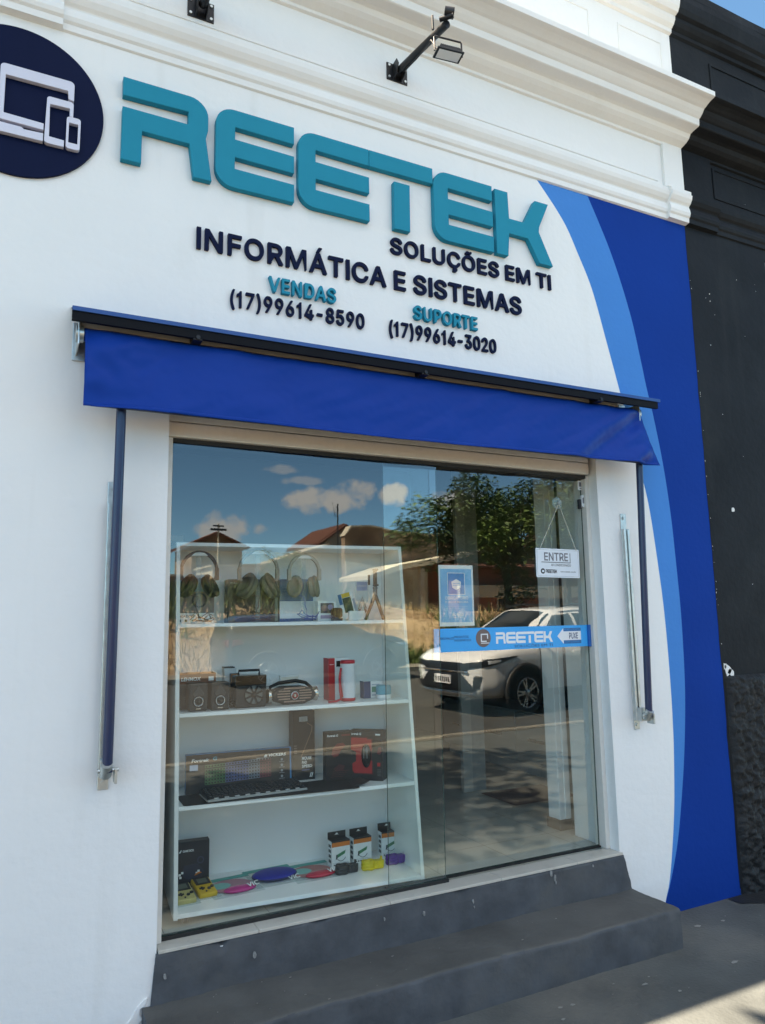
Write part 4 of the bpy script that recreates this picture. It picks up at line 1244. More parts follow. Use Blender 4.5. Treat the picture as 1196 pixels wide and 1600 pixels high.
# poster on the glass
po = MB()
px0, px1, pz0, pz1, py = 1.924, 2.134, 1.534, 1.846, .1125
PBL = M('poster_blue', '#6fb0dc', .45, var=.10, scale=6, dirt='#8cc4e4', dscale=7, dlo=.45, dhi=.7)
po.box(px0, px1, py, py + .0012, pz0, pz1, 0)
po.box(px0 + .010, px1 - .010, py - .0006, py, pz0 + .020, pz1 - .020, 1)
for (a, b, c_, d_) in ((.052, .158, .292 - .022, .295 - .022), (.052, .158, .160, .163), (.052, .055, .160, .273), (.155, .158, .160, .273)):
    po.box(px0 + a, px0 + b, py - .0012, py - .0006, pz0 + c_, pz0 + d_, 0)
po.box(px0 + .056, px0 + .154, py - .0011, py - .0006, pz0 + .164, pz0 + .269, 2)
po.prism([(px0 + .076, pz0 + .226), (px0 + .105, pz0 + .240), (px0 + .134, pz0 + .226), (px0 + .130, pz0 + .196), (px0 + .105, pz0 + .184), (px0 + .080, pz0 + .196)], py - .0018, py - .0012, 'y', 0)
po.box(px0 + .084, px0 + .126, py - .0022, py - .0018, pz0 + .207, pz0 + .210, 1)
po.box(px0 + .084, px0 + .126, py - .0022, py - .0018, pz0 + .216, pz0 + .219, 1)
heavy_text(po, 'OBRIGATÓRIO', px0 + .036, pz0 + .135, .016, .140, y=py - .001, m=0)
po.text('O USO DE MÁSCARA', px0 + .034, pz0 + .117, .011, .142, y=py - .001, bold=.01, m=0)
po.text('Decreto Estadual', px0 + .036, pz0 + .097, .007, .135, y=py - .001, m=3)
po.text('São Paulo contra o vírus', px0 + .036, pz0 + .086, .007, .135, y=py - .001, m=3)
po.text('SÃO PAULO', px0 + .074, pz0 + .052, .013, .070, y=py - .001, bold=.02, m=0)
po.text('GOVERNO DO ESTADO', px0 + .072, pz0 + .042, .006, .074, y=py - .001, m=0)
po_ = po.build('poster', [PW_, PBL, M('poster_deep_blue', '#4c8cc2', .45, var=.1), M('poster_pale_text', '#a9cfe6', .5)], at=(2.029, .1125, 1.534))
tag(po_, 'pale blue poster with a face mask drawing stuck above the blue door band', 'poster')

# hanging sign
en = thing('hanging_door_sign', 'small white sign reading ENTRE hanging on a cord from a suction cup', 'sign', (2.692, .10, 1.786))
eb_ = MB()
X = Matrix.Translation((2.690, .094, 1.866)) @ Matrix.Rotation(R(.8), 4, 'Y')
eb_.prism(rrect(-.152, .152, -.080, .080, .006), 0, .004, 'y', 0, X=X)
for (a, b, c_, d_) in ((-.145, .145, .0715, .0735), (-.145, .145, -.0735, -.0715), (-.145, -.143, -.073, .073), (.143, .145, -.073, .073)):
    eb_.box(a, b, -.0006, 0, c_, d_, 2, X=X)
heavy_text(eb_, 'ENTRE', -.096, .012, .046, .168, y=-.0004, m=1, X=X)
eb_.box(-.116, .088, -.0008, 0, .002, .0055, 3, X=X)
eb_.box(.085, .088, -.0008, 0, .002, .058, 3, X=X)
eb_.text('AR CONDICIONADO', -.050, -.017, .013, .140, y=-.0004, bold=.012, m=3, X=X)
eb_.prism(arc(-.108, -.046, .015, 0, 360, 20)[:-1], -.0007, 0, 'y', 3, X=X)
eb_.box(-.115, -.100, -.0013, -.0008, -.052, -.041, 0, X=X)
mini_reetek(eb_, -.088, -.010, -.056, -.036, -.0002, 3, X=X)
eb_.text('www.reetek.com.br', .014, -.050, .008, .112, y=-.0004, bold=.01, m=3, X=X)
eb_.build('board', [M('sign_board_white', (.70, .75, .80), .35, var=.02), PGRY, M('thin_grey_line', (.45, .48, .5), .5), PK], en, bevel=0)
c_ = MB()
c_.tube([(2.566, .094, 1.942), (2.716, .098, 2.196)], .0022, 6)
c_.tube([(2.824, .094, 1.938), (2.722, .098, 2.196)], .0022, 6)
c_.build('cord', M('pale_cord', (.55, .52, .42), .8, var=.1), en)
sc_ = MB()
Xc = Matrix.Translation((2.720, .112, 2.208)) @ Matrix.Rotation(R(90), 4, 'X')
sc_.lathe([(.034, -.001), (.036, .002), (.030, .005), (.018, .009), (.010, .010), (.010, .016), (.013, .017), (.013, .021), (0.0, .022)], 28, 0, X=Xc)
sc_.build('suction_cup', clear_mat('clear_plastic', (.8, .85, .85), .35), en)

# ------------------------------------------------------------------ inside the shop
CAB = M('grey_white_laminate', (.44, .48, .46), .35, var=.02, scale=4)
cb = thing('drawer_cabinet', 'long low pale drawer cabinet along the far inner wall of the shop', 'cabinet', (4.02, 2.4, .30))
MB().box(3.80, 4.24, 1.46, 3.20, .385, .80).build('carcass', CAB, cb, bevel=.003)
MB().box(3.83, 4.24, 1.48, 3.18, .30, .384).build('plinth', M('cabinet_plinth', (.60, .61, .58), .5), cb)
for i in range(3):
    d_ = MB().box(3.782, 3.799, 1.475 + i * .575, 2.04 + i * .575, .40, .785).build('drawer', CAB, cb, bevel=.002)
    MB().box(3.765, 3.781, 1.66 + i * .575, 1.86 + i * .575, .575, .592).build('handle', BLKM, d_, bevel=.002)
ct = thing('shop_counter', 'pale counter standing deep inside the shop behind the glass door', 'counter', (2.9, 3.6, .30))
MB().box(2.2, 3.5, 3.55, 4.05, .30, 1.28).build('body', CAB, ct, bevel=.004)
MB().box(2.16, 3.54, 3.50, 4.10, 1.2815, 1.315).build('top', M('counter_top_dark', (.12, .12, .12), .3), ct, bevel=.003)
ps = thing('inner_door_post', 'tall white square post with brown foot just inside the sliding door', 'post', (3.05, .62, .30))
pm_ = MB()
pm_.box(2.990, 3.030, .556, .66, .36, 3.34)
pm_.box(3.032, 3.075, .552, .668, .36, 3.34)
pm_.build('shaft', WPLA, ps, bevel=.003)
MB().box(2.984, 3.085, .548, .674, .300, .3595).build('foot', M('brown_foot', (.075, .055, .045), .5, var=.1), ps, bevel=.003)
p2 = thing('partition_panel', 'narrow pale upright partition panel further inside the shop', 'partition', (3.0, 1.7, .30))
MB().box(3.02, 3.10, 1.66, 1.70, .30, 3.34).build('panel', CAB, p2, bevel=.002)
MB().box(3.10, 3.22, 1.67, 1.69, .30, 3.34).build('frame_strip', M('partition_strip', (.34, .38, .37), .4), p2)
rg = MB().grid(24, 16, lambda u, v: (3.1 + .55 * u, 1.15 + .42 * v, .306 + .003 * nz3(u * 5, v * 5, 2)), 0, True)
tag(rg.build('door_mat', M('maroon_mat', (.11, .045, .04), .9, var=.3, scale=60), at=(3.37, 1.36, .306)), 'maroon mat lying on the shop floor before the drawer cabinet', 'mat')
dc = thing('interior_door', 'dark open doorway frame on the back wall of the shop', 'door', (1.0, 4.58, .30))
MB().box(.55, 1.45, 4.56, 4.598, .30, 2.40).build('leaf', M('dark_door_leaf', (.05, .05, .05), .5), dc)
dm = MB().box(.48, .55, 4.54, 4.598, .30, 2.47).box(1.45, 1.52, 4.54, 4.598, .30, 2.47).box(.551, 1.449, 4.5405, 4.598, 2.401, 2.469)
dm.build('frame', WPLA, dc, bevel=.003)

# ------------------------------------------------------------------ display shelf (local frame: u right, v in, z up)
YAW = R(-4.7)
ORIG = Vector((.66, .258, 0))
XU = Matrix.Translation(ORIG) @ Matrix.Rotation(YAW, 4, 'Z')


def PWorld(u, v, z):
    return XU @ Vector((u, v, z))


Z4, Z3, Z2, Z1, Z0 = .352, .776, 1.169, 1.572, 1.961
dsf = thing('display_shelf', 'tall white tapered display shelf on castors behind the left glass pane', 'shelf unit', PWorld(0, 0, .30), YAW, local=True)
fv = lambda z: .123 * (z - .33)
zb = .30


def loc(mb, name, mat, **k):
    return mb.build(name, mat, dsf, **k)


for u0 in (0, 1.154):
    m_ = MB()
    m_.prism([(fv(.33), .33 - zb), (.46, .33 - zb), (.46, Z0 - zb), (fv(Z0), Z0 - zb)], u0, u0 + .018, 'x')
    loc(m_, 'side_panel', WPLA, bevel=.0012, seg=1)
for z in (Z4, Z3, Z2, Z1, Z0):
    m_ = MB()
    f0, f1 = fv(z - .017), fv(z)
    m_.prism([(f0 + .001, z - .0175 - zb), (.452, z - .0175 - zb), (.452, z - zb), (f1 + .001, z - zb)], .0185, 1.1535, 'x')
    loc(m_, 'shelf', WPLA, bevel=.001, seg=1)
loc(MB().box(.0185, 1.1535, .4525, .459, .336 - zb, Z0 - .001 - zb), 'back_panel', M('white_backing', (.88, .89, .87), .4, var=.015, scale=6))
for (u, v) in ((.055, .05), (1.115, .05), (.055, .41), (1.115, .41)):
    m_ = MB()
    m_.box(u - .022, u + .022, v - .02, v + .02, .0285, .0335)
    m_.box(u - .014, u - .010, v - .016, v + .012, .006, .030)
    m_.box(u + .010, u + .014, v - .016, v + .012, .006, .030)
    cs = loc(m_, 'castor', M('castor_metal', (.25, .25, .25), .3, .8), bevel=.001)
    w_ = MB().tube([(u - .009, v - .003, .0135), (u + .009, v - .003, .0135)], .0132, 16)
    w_.build('wheel', M('castor_wheel', (.10, .10, .10), .4), cs, world=False)

# ------------------------------------------------------------------ goods on the shelves
def put(mb, name, mats, u, v, z, label, cat, rz=0.0, group=None, bevel=0.0, tilt=0.0):
    o = mb.build(name, mats, None, at=PWorld(u, v, z + .0006), world=False, bevel=bevel)
    o.rotation_euler = (tilt, 0, YAW + rz)
    tag(o, label, cat, group)
    return o


def root(name, u, v, z, label, cat, rz=0.0, group=None, tilt=0.0):
    t = thing(name, label, cat, PWorld(u, v, z + .0006), YAW + rz, group, local=True)
    t.rotation_euler = (tilt, 0, YAW + rz)
    return t


def col(h, rough=.45, var=.05):
    return M('card_' + h, '#' + h, rough, var=var, scale=40)


def carton(w, d, h, m=0):
    mb = MB()
    mb.box(-w / 2, w / 2, -d / 2, d / 2, 0, h, m)
    return mb


def patch(mb, x0, x1, z0, z1, y, m, e=.0007, X=None):
    mb.box(x0, x1, y - e, y, z0, z1, m, X=X)


WHT, BLK, NAV = col('dfe4e4'), col('141416'), col('1b2540')

# --- top shelf
w_, d_, h_ = .187, .085, .226
b = carton(w_, d_, h_)
F = -d_ / 2
patch(b, -.0935, .0935, .055, .226, F, 1)
patch(b, -.0935, .0935, .158, .226, F - .0007, 2)
patch(b, -.0935, .0935, .052, .055, F - .0007, 3)
b.prism(arc(.02, .115, .038, 0, 360, 24)[:-1], F - .0022, F - .0015, 'y', 3)
b.prism(arc(.02, .115, .029, 0, 360, 24)[:-1], F - .003, F - .0023, 'y', 1)
b.text('HEADSET', -.08, .030, .011, .08, y=F - .0006, bold=.02, m=3)
patch(b, -.082, -.068, .008, .020, F, 4)
patch(b, -.050, -.038, .008, .020, F, 4)
put(b, 'headphone_box', [WHT, col('8a7b78'), col('5f8fa6'), col('3a3f4a'), BLK], .114, .405, Z1, 'pale headphone box with blue top band at the left end of the top shelf', 'box', bevel=.001)

w_, d_, h_ = .260, .10, .219
b = carton(w_, d_, h_)
F = -d_ / 2
patch(b, -.128, .128, .002, .217, F, 1)
patch(b, -.095, .090, .004, .030, F - .0007, 2)
b.text('HEADPHONE', -.088, .011, .012, .085, y=F - .0012, bold=.03, m=3)
b.text('MP3 Bass', -.118, .196, .009, .034, y=F - .0007, m=3)
b.prism(arc(.01, .115, .055, 0, 360, 26)[:-1], F - .0016, F - .0008, 'y', 4)
b.prism(arc(.01, .115, .044, 0, 360, 26)[:-1], F - .0024, F - .0017, 'y', 1)
patch(b, .112, .128, .004, .216, F - .0007, 5)
put(b, 'headphone_box', [col('3a3026'), col('4a3f30'), col('2a3358'), WHT, col('6b5f4c'), col('7a7f70')], .402, .388, Z1, 'wide dark brown box with a HEADPHONE strip behind the middle headphones', 'box', bevel=.001)

w_, d_, h_ = .180, .10, .220
b = carton(w_, d_, h_)
F = -d_ / 2
patch(b, -.09, .09, .110, .220, F, 1)
patch(b, -.09, .09, .0, .016, F, 2)
patch(b, -.09, .09, .106, .110, F, 2)
for i in range(3):
    b.text('STEREO SOUND', -.078, .172 - i * .014, .007, .085 - .012 * i, y=F - .0007, m=3)
b.text('FOLDABLE', -.078, .136, .008, .05, y=F - .0007, bold=.02, m=3)
b.text('WITH MICROPHONE', -.084, .004, .008, .12, y=F - .0007, m=0)
put(b, 'headphone_box', [WHT, col('6d86a0'), col('3a5f96'), col('cfd8de')], .630, .392, Z1, 'white and blue headphone box behind the ivory headphones with the lilac cup', 'box', bevel=.001)


def headphones(u, v, z, rad, label, mband, mcup, mpad, disc=None, cable=None, tilt_cup=30):
    t = root('headphones', u, v, z, label, 'headphones', group='headphones on clear stands')
    # band centre height
    hc = .255
    ang = [(-28 + 236 * i / 28) for i in range(29)]
    bm = MB()
    for k, (rr, dd, nm) in enumerate(((rad, .011, 0),)):
        vs = []
        for a in ang:
            ca, sa = cos(R(a)), sin(R(a))
            th = .013 + .003 * max(0, sin(R(a)))
            for (ro, yo) in ((rr, -dd), (rr, dd), (rr - th, dd), (rr - th, -dd)):
                vs.append((ro * ca, yo, hc + ro * sa * 1.08))
        n = len(ang)
        fs = [(i * 4 + j, (i + 1) * 4 + j, (i + 1) * 4 + (j + 1) % 4, i * 4 + (j + 1) % 4) for i in range(n - 1) for j in range(4)]
        fs += [(0, 1, 2, 3), ((n - 1) * 4 + 3, (n - 1) * 4 + 2, (n - 1) * 4 + 1, (n - 1) * 4)]
        bm.add(vs, fs, 0)
    # sliders
    for s in (-1, 1):
        bm.box(s * rad * .93 - .009, s * rad * .93 + .009, -.014, .014, hc - .045, hc + .015)
    bm.build('headband', mband, t, world=False, bevel=.0015)
    cup_z = hc - .078
    for s in (-1, 1):
        X = Matrix.Translation((s * rad * .52, -.004, cup_z)) @ Matrix.Rotation(R(-s * tilt_cup), 4, 'Y') @ Matrix.Rotation(R(s * 62 if disc is None or s > 0 else -38), 4, 'Z') @ Matrix.Rotation(R(90), 4, 'X')
        c = MB()
        sc = 1.18 * rad / .093
        Xs = X @ Matrix.Diagonal((.82 * sc, 1.12 * sc, sc, 1))
        c.lathe([(.0, -.020), (.030, -.019), (.041, -.012), (.044, -.002), (.043, .006)], 26, 0, X=Xs)
        co = c.build('ear_cup', disc if (disc is not None and s < 0) else mcup, t, world=False)
        q = MB()
        q.lathe([(.043, .006), (.047, .011), (.046, .020), (.036, .026), (.027, .022), (.024, .012), (0, .010)], 26, 0, X=Xs)
        q.build('ear_pad', mpad, co, world=False)
    cb_ = MB()
    pts = [(-rad * .55, -.02, cup_z - .04)]
    rnd = random.Random(int(u * 1000))
    for i in range(5):
        pts.append((-.01 + rnd.uniform(-.012, .012), -.035 - .006 * i, cup_z - .05 - i * (cup_z - .06) / 5))
    for i in range(26):
        a = i * .62
        pts.append((.01 + .055 * cos(a) * rnd.uniform(.7, 1.15), -.055 + .022 * sin(a), .006 + .0022 * i * rnd.uniform(.3, 1)))
    cb_.tube(pts, .0019, 6)
    cb_.build('cable', cable or mcup, t, world=False)
    s_ = root('headphone_stand', u, v, z, 'clear acrylic stand with white top holding ' + label.split(' resting')[0], 'stand', group='clear headphone stands')
    a_ = MB()
    a_.box(-.05, .05, -.035, .035, 0, .004)
    a_.box(-.012, .012, .010, .014, .004, hc + rad * 1.05 - .014)
    a_.build('upright', clear_mat('clear_acrylic', (.93, .95, .95), .14) if 'clear_acrylic' not in MC else MC['clear_acrylic'], s_, world=False)
    zt = hc + rad * 1.08 - .010
    c2 = MB()
    c2.prism([(-.040, zt - .016), (-.022, zt - .002), (0, zt + .001), (.022, zt - .002), (.040, zt - .016)], -.016, .014, 'y')
    c2.build('cradle', M('stand_white', (.74, .74, .72), .4), s_, world=False)
    return t


HPD = M('brown_black_plastic', (.030, .018, .014), .35, var=.15)
HPI = M('ivory_plastic', (.40, .36, .29), .4, var=.05)
HPT = M('taupe_plastic', (.26, .235, .19), .4, var=.05)
headphones(.118, .270, Z1, .093, 'dark brown headphones resting on a stand at the left end of the top shelf', HPD, M('dark_cup', (.020, .018, .014), .4), M('dark_pad', (.018, .016, .013), .7), cable=M('brown_cable', (.10, .03, .02), .5))
headphones(.413, .270, Z1, .104, 'taupe headphones with a blue band patch resting on a stand on the top shelf', HPT, M('taupe_cup', (.17, .155, .11), .45), M('taupe_pad', (.11, .10, .07), .7), cable=M('dark_red_cable', (.09, .03, .03), .5))
headphones(.652, .270, Z1, .086, 'ivory headphones with one lilac ear disc resting on a stand on the top shelf', HPI, M('ivory_cup', (.33, .29, .23), .4), M('ivory_pad', (.25, .22, .17), .7), disc=M('lilac_disc', (.33, .31, .62), .25, .5, var=.08), cable=M('blue_cable', (.06, .10, .34), .5), tilt_cup=10)

w_, d_, h_ = .100, .05, .102
b = carton(w_, d_, h_)
patch(b, -.035, .037, .040, .092, -.025, 1)
b.prism(arc(-.015, .066, .017, 0, 360, 16)[:-1], -.0266, -.0258, 'y', 2)
b.prism(arc(.018, .070, .015, 0, 360, 16)[:-1], -.0266, -.0258, 'y', 3)
patch(b, -.035, .037, .012, .030, -.025, 3)
put(b, 'small_box', [WHT, col('5a4f56'), col('8d6f73'), col('9a8ca6')], .768, .275, Z1, 'small white box with a grey picture window on the top shelf', 'box', bevel=.001)
t = root('mini_speaker', .806, .205, Z1, 'small rounded brown mini speaker with black foot on the top shelf', 'speaker')
mb = MB()
mb.prism(rrect(-.026, .026, .014, .066, .014), -.020, .020, 'y')
mb.build('body', M('brown_speaker_cloth', (.11, .045, .02), .7, var=.3, scale=120), t, world=False, bevel=.004)
MB().prism(rrect(-.026, .026, 0, .0135, .004), -.021, .021, 'y').build('foot', BLKM, t, world=False, bevel=.001)

# tilted blister pack and hanging earphone pack
t = root('blister_pack', .918, .262, Z1, 'white card pack with yellow and blue top leaning on the top shelf', 'pack', tilt=0)
X = Matrix.Rotation(R(-14), 4, 'Y')
mb = MB()
mb.box(-.054, .030, .0, .004, .018, .150, 0, X=X)
mb.box(-.054, -.036, -.0008, 0, .095, .150, 1, X=X)
mb.box(-.034, .012, -.0008, 0, .128, .150, 2, X=X)
mb.box(-.034, .014, -.0008, 0, .048, .126, 3, X=X)
mb.box(.020, .034, -.0008, 0, .018, .112, 4, X=X)
mb.build('card', [WHT, col('2f6a96'), col('d8b23a'), col('3a4430'), col('8f9bb0')], t, world=False)
m2 = MB()
m2.prism([(-.040, -.01), (.052, -.01), (.052, .034), (-.040, .034)], .0, .05, 'z', X=Matrix.Translation((.01, 0, 0)))
m2.build('tray', WHT, t, world=False, bevel=.004)
t = root('earphone_pack', .985, .312, Z1, 'clear pack of grey earphones with a blue printed top on the top shelf', 'pack')
MB().box(-.038, .038, 0, .002, .005, .205).build('sleeve', MC['clear_acrylic'], t, world=False)
mb = MB()
mb.box(-.030, .030, -.003, -.0005, .158, .205, 0)
mb.text('STEREO', -.024, .178, .010, .048, y=-.0032, m=1)
mb.build('header_card', [col('93a3c4'), WHT], t, world=False)
mb = MB()
mb.tube([(-.022, -.004, .060), (0, -.006, .125), (.022, -.004, .062)], .0025, 6)
mb.tube([(-.012, -.004, .050), (.002, -.006, .108), (.014, -.004, .052)], .002, 6)
for s in (-1, 1):
    mb.ell((s * .017, -.006, .05), (.007, .006, .010))
mb.build('earphones', col('6a6560'), t, world=False)

t = root('phone_tripod', 1.040, .255, Z1, 'small dark phone tripod with spread legs at the right end of the top shelf', 'tripod')
lm = M('tripod_dark', (.055, .040, .028), .4, var=.1)
for (x, y) in ((-.070, -.040), (.022, -.050), (.062, .040)):
    q = MB()
    q.tube([(0, 0, .135), (x, y, .008)], [.010, .0075], 8)
    lg_ = q.build('leg', lm, t, world=False)
    MB().ell((x, y, .0075), (.009, .009, .0073)).build('foot', RUB, lg_, world=False)
q = MB()
q.tube([(0, 0, .128), (0, 0, .165)], .011, 10)
q.ell((0, 0, .170), (.013, .013, .013))
q.build('head', M('tripod_grey', (.20, .20, .19), .4, .4), t, world=False)
q = MB()
q.box(-.010, .010, -.006, .006, .182, .262)
q.box(-.012, .012, -.022, .006, .262, .272)
q.box(-.012, .012, -.022, .006, .180, .188)
q.box(-.040, -.030, -.006, .006, .185, .240)
q.build('phone_clamp', lm, t, world=False, bevel=.002)

# --- second shelf
w_, d_, h_ = .182, .11, .166
b = carton(w_, d_, h_)
F = -d_ / 2
patch(b, -.091, .091, 0, .118, F, 1)
patch(b, -.091, .091, .112, .118, F - .0007, 3)
b.text('LEHMOX', -.072, .132, .017, .092, y=F - .0005, bold=.02, m=2, shear=.15)
patch(b, .056, .080, .130, .150, F, 2)
for i in range(5):
    patch(b, -.06, -.028, .02 + i * .009, .025 + i * .009, F - .0007, 3)
put(b, 'speaker_box', [col('6a3823'), BLK, WHT, col('3a3a3c')], .112, .300, Z2, 'brown topped black speaker box at the left end of the second shelf', 'box', bevel=.001)


def small_speaker(u, v, rz, label):
    t = root('desk_speaker', u, v, Z2, label, 'speaker', rz, group='small black desk speakers')
    w, d, h = .086, .080, .128
    b_ = MB().box(-w / 2, w / 2, -d / 2, d / 2, 0, h)
    b_.build('cabinet', M('matt_black_plastic', (.016, .016, .017), .5, var=.15, scale=40), t, world=False, bevel=.007)
    g = MB()
    g.prism([(0, .118), (.026, .078), (.012, .058), (-.012, .058), (-.026, .078)], -d / 2 - .003, -d / 2 + .001, 'y')
    g.build('front_trim', M('speaker_grey', (.045, .045, .048), .35), t, world=False, bevel=.001)
    X = Matrix.Translation((0, -d / 2 - .0005, .045)) @ Matrix.Rotation(R(90), 4, 'X')
    dr = MB().lathe([(.027, 0), (.028, .003), (.023, .004), (.021, .001), (.012, -.003), (.010, .002), (0, .004)], 26, 0, X=X)
    do = dr.build('driver', BLKM, t, world=False)
    MB().lathe([(.0205, .0035), (.0225, .0055), (.0195, .0058), (.018, .0030)], 26, 0, X=X, caps=False).build('ring', M('silver_ring', (.55, .55, .55), .25, .8), do, world=False)
    MB().box(-.012, .012, -d / 2 - .001, -d / 2, .010, .014).build('badge', M('silver_ring', 'fff'), t, world=False)
    return t


small_speaker(.105, .185, R(5), 'left one of two small black speakers with silver driver rings on the second shelf')
small_speaker(.206, .187, R(4), 'right one of two small black speakers, beside a coiled black cable')
mb = MB()
pts = []
for i in range(60):
    a = i * .55
    pts.append((.016 * cos(a) + .002 * sin(i * 1.3), .010 * sin(a * 1.0), .006 + .030 * (.5 + .5 * sin(a * .5 + 1))))
mb.tube(pts, .0026, 6)
put(mb, 'coiled_cable', RUB, .268, .190, Z2, 'coiled black cable standing between the small speakers and the wheel speaker', 'cable')
b = carton(.058, .07, .180)
patch(b, -.029, .029, .135, .180, -.035, 1)
b.box(-.031, .022, -.035, .035, .1805, .186, 2)
put(b, 'charger_box', [WHT, col('b9c4c9'), col('2c2f33')], .284, .345, Z2, 'narrow white upright box behind the black wheel speaker', 'box', bevel=.001)

t = root('portable_speaker', .357, .215, Z2, 'boxy black speaker with a round spoked grille and a top handle', 'speaker')
d_ = .10
MB().box(-.075, .075, -d_ / 2, d_ / 2, 0, .150).build('cabinet', M('matt_black_plastic', 'fff'), t, world=False, bevel=.008)
X = Matrix.Translation((.014, -d_ / 2 - .0015, .060)) @ Matrix.Rotation(R(90), 4, 'X')
g = MB()
g.lathe([(.044, -.001), (.048, .001), (.048, .004), (.043, .005)], 32, 1, X=X, caps=False)
g.lathe([(.0, .0005), (.043, .0005)], 32, 0, X=X)
for k in range(8):
    g.box(-.0042, .0042, .008, .0435, .0012, .0048, 1, X=X @ Matrix.Rotation(R(22.5 + 45 * k), 4, 'Z'))
g.lathe([(.010, .001), (.010, .006), (0, .007)], 20, 1, X=X)
g.build('grille', [M('pale_grille', (.34, .36, .35), .45, var=.15, scale=150), BLKM], t, world=False)
q = MB()
q.box(-.075, .075, -d_ / 2 - .002, d_ / 2, .104, .152)
q.build('control_panel', M('glossy_black', (.008, .008, .009), .15), t, world=False, bevel=.003)
q = MB()
q.tube([(-.05, 0, .150), (-.05, 0, .172), (.05, 0, .172), (.05, 0, .150)], .006, 8)
q.build('handle', BLKM, t, world=False)
b = carton(.04, .08, .155)
patch(b, -.02, .02, .108, .155, -.04, 1)
put(b, 'small_carton', [BLK, col('a46a38')], .300, .300, Z2, 'dark carton with an orange top peeping out left of the wheel speaker', 'box')
b = carton(.055, .05, .112)
patch(b, -.0275, .0275, 0, .012, -.025, 1)
for i in range(6):
    patch(b, -.02, .018, .03 + i * .010, .034 + i * .010, -.025, 2)
put(b, 'radio_box', [WHT, col('a2303a'), col('9aa0a6')], .462, .330, Z2, 'white box with a red base stripe behind the boombox', 'box')

t = root('boombox', .572, .215, Z2, 'black barrel shaped boombox with copper grille bars and chrome ends', 'speaker', R(4))
prof = [(-.118, .045), (-.098, .072), (-.055, .086), (.055, .086), (.098, .072), (.118, .045), (.098, .018), (.055, .004), (-.055, .004), (-.098, .018)]
b_ = MB().prism(prof, -.040, .045, 'y')
b_.build('body', M('matt_black_plastic', 'fff'), t, world=False, bevel=.010, seg=3)
for s in (-1, 1):
    X = Matrix.Translation((s * .112, 0, .045)) @ Matrix.Rotation(R(s * 90), 4, 'Y')
    MB().lathe([(.026, -.012), (.034, .002), (.036, .014), (.030, .018), (.024, .012), (0, .008)], 24, 0, X=X).build('end_cap', M('champagne_chrome', (.62, .56, .50), .18, 1.0, var=.05), t, world=False)
g = MB()
COP = M('copper_grille', (.34, .25, .22), .35, .7, var=.15, scale=100)
for i, (hw) in enumerate((.055, .082, .088, .088, .082, .055)):
    z = .014 + i * .0125
    for s in (-1, 1):
        a, c2 = (.024, hw) if 1 <= i <= 4 else (.0, hw)
        g.box(min(s * a, s * c2), max(s * a, s * c2), -.0435 + (.002 if i in (0, 5) else 0), -.041, z, z + .0062)
g.build('grille_bars', COP, t, world=False)
X = Matrix.Translation((0, -.0425, .045)) @ Matrix.Rotation(R(90), 4, 'X')
q = MB().lathe([(.020, 0), (.020, .004), (.016, .005)], 24, 0, X=X, caps=False).lathe([(0, .0045), (.016, .0045)], 24, 1, X=X).box(-.006, .006, -.007, .007, .0046, .0055, 0, X=X)
q.build('badge', [M('silver_ring', 'f'), col('b3202c')], t, world=False)
q = MB()
q.tube([(-.112, .0, .065), (-.112, .0, .088), (-.07, .002, .104), (.02, .004, .112), (.07, .0, .100), (.112, 0, .066)], [.006, .008, .009, .009, .009, .006], 8)
q.build('carry_strap', RUB, t, world=False)
q = MB()
q.box(-.09, .04, .015, .030, .088, .108)
q.build('display_card', WHT, t, world=False, bevel=.001)
b = carton(.10, .03, .128)
patch(b, -.045, .045, .06, .12, -.015, 1)
put(b, 'accessory_box', [WHT, col('d6d3c6')], .600, .380, Z2, 'pale carton standing upright behind the boombox strap', 'box')

w_, d_, h_ = .112, .085, .212
b = MB()
b.box(-w_ / 2, w_ / 2, -d_ / 2, d_ / 2, 0, h_, 0)
b.box(-w_ / 2 - .0007, -w_ / 2, -d_ / 2, d_ / 2, 0, h_, 1)
patch(b, -.056, -.022, 0, h_, -d_ / 2, 1)
patch(b, -.014, .018, .168, .198, -d_ / 2, 2)
b.text('SOUND', -.011, .176, .008, .026, y=-d_ / 2 - .0006, m=0)
patch(b, -.050, -.028, .178, .182, -d_ / 2 - .0007, 3)
put(b, 'speaker_carton', [WHT, col('b8262c'), BLK, col('d9a9a9')], .832, .300, Z2, 'tall red and white carton behind the white cylinder speaker', 'box', bevel=.001)
t = root('cylinder_speaker', .862, .205, Z2, 'white upright cylinder speaker with red caps and a red wrist strap', 'speaker')
WC = M('white_speaker_cloth', (.66, .68, .72), .5, var=.05, scale=150)
RC = M('red_plastic', (.50, .015, .03), .35, var=.06)
MB().lathe([(.037, .016), (.038, .024), (.038, .180), (.037, .186)], 32).build('body', WC, t, world=False)
MB().lathe([(.034, 0), (.038, .003), (.038, .0155), (.0365, .0165)], 32).build('cap', RC, t, world=False)
MB().lathe([(.0365, .1855), (.038, .188), (.038, .199), (.034, .203), (0, .203)], 32).build('cap', RC, t, world=False)
q = MB()
pts = [(-.040, -.012, .165), (-.050, -.016, .12), (-.050, -.020, .06), (-.046, -.026, .012), (-.075, -.036, .0045), (-.118, -.048, .0035)]
for a, b2 in zip(pts[:-1], pts[1:]):
    q.tube([a, b2], .0055, 8)
q.tube([(-.041, -.010, .14), (-.046, -.014, .10), (-.036, -.02, .02)], .004, 8)
q.build('wrist_strap', RC, t, world=False)
w_, d_, h_ = .094, .06, .086
b = MB()
b.box(-w_ / 2, w_ / 2, -d_ / 2, d_ / 2, 0, h_, 0)
b.box(-w_ / 2 - .0007, -w_ / 2, -d_ / 2, d_ / 2, 0, h_, 1)
patch(b, -.047, -.010, 0, h_, -d_ / 2, 1)
patch(b, -.004, .024, .030, .058, -d_ / 2, 2)
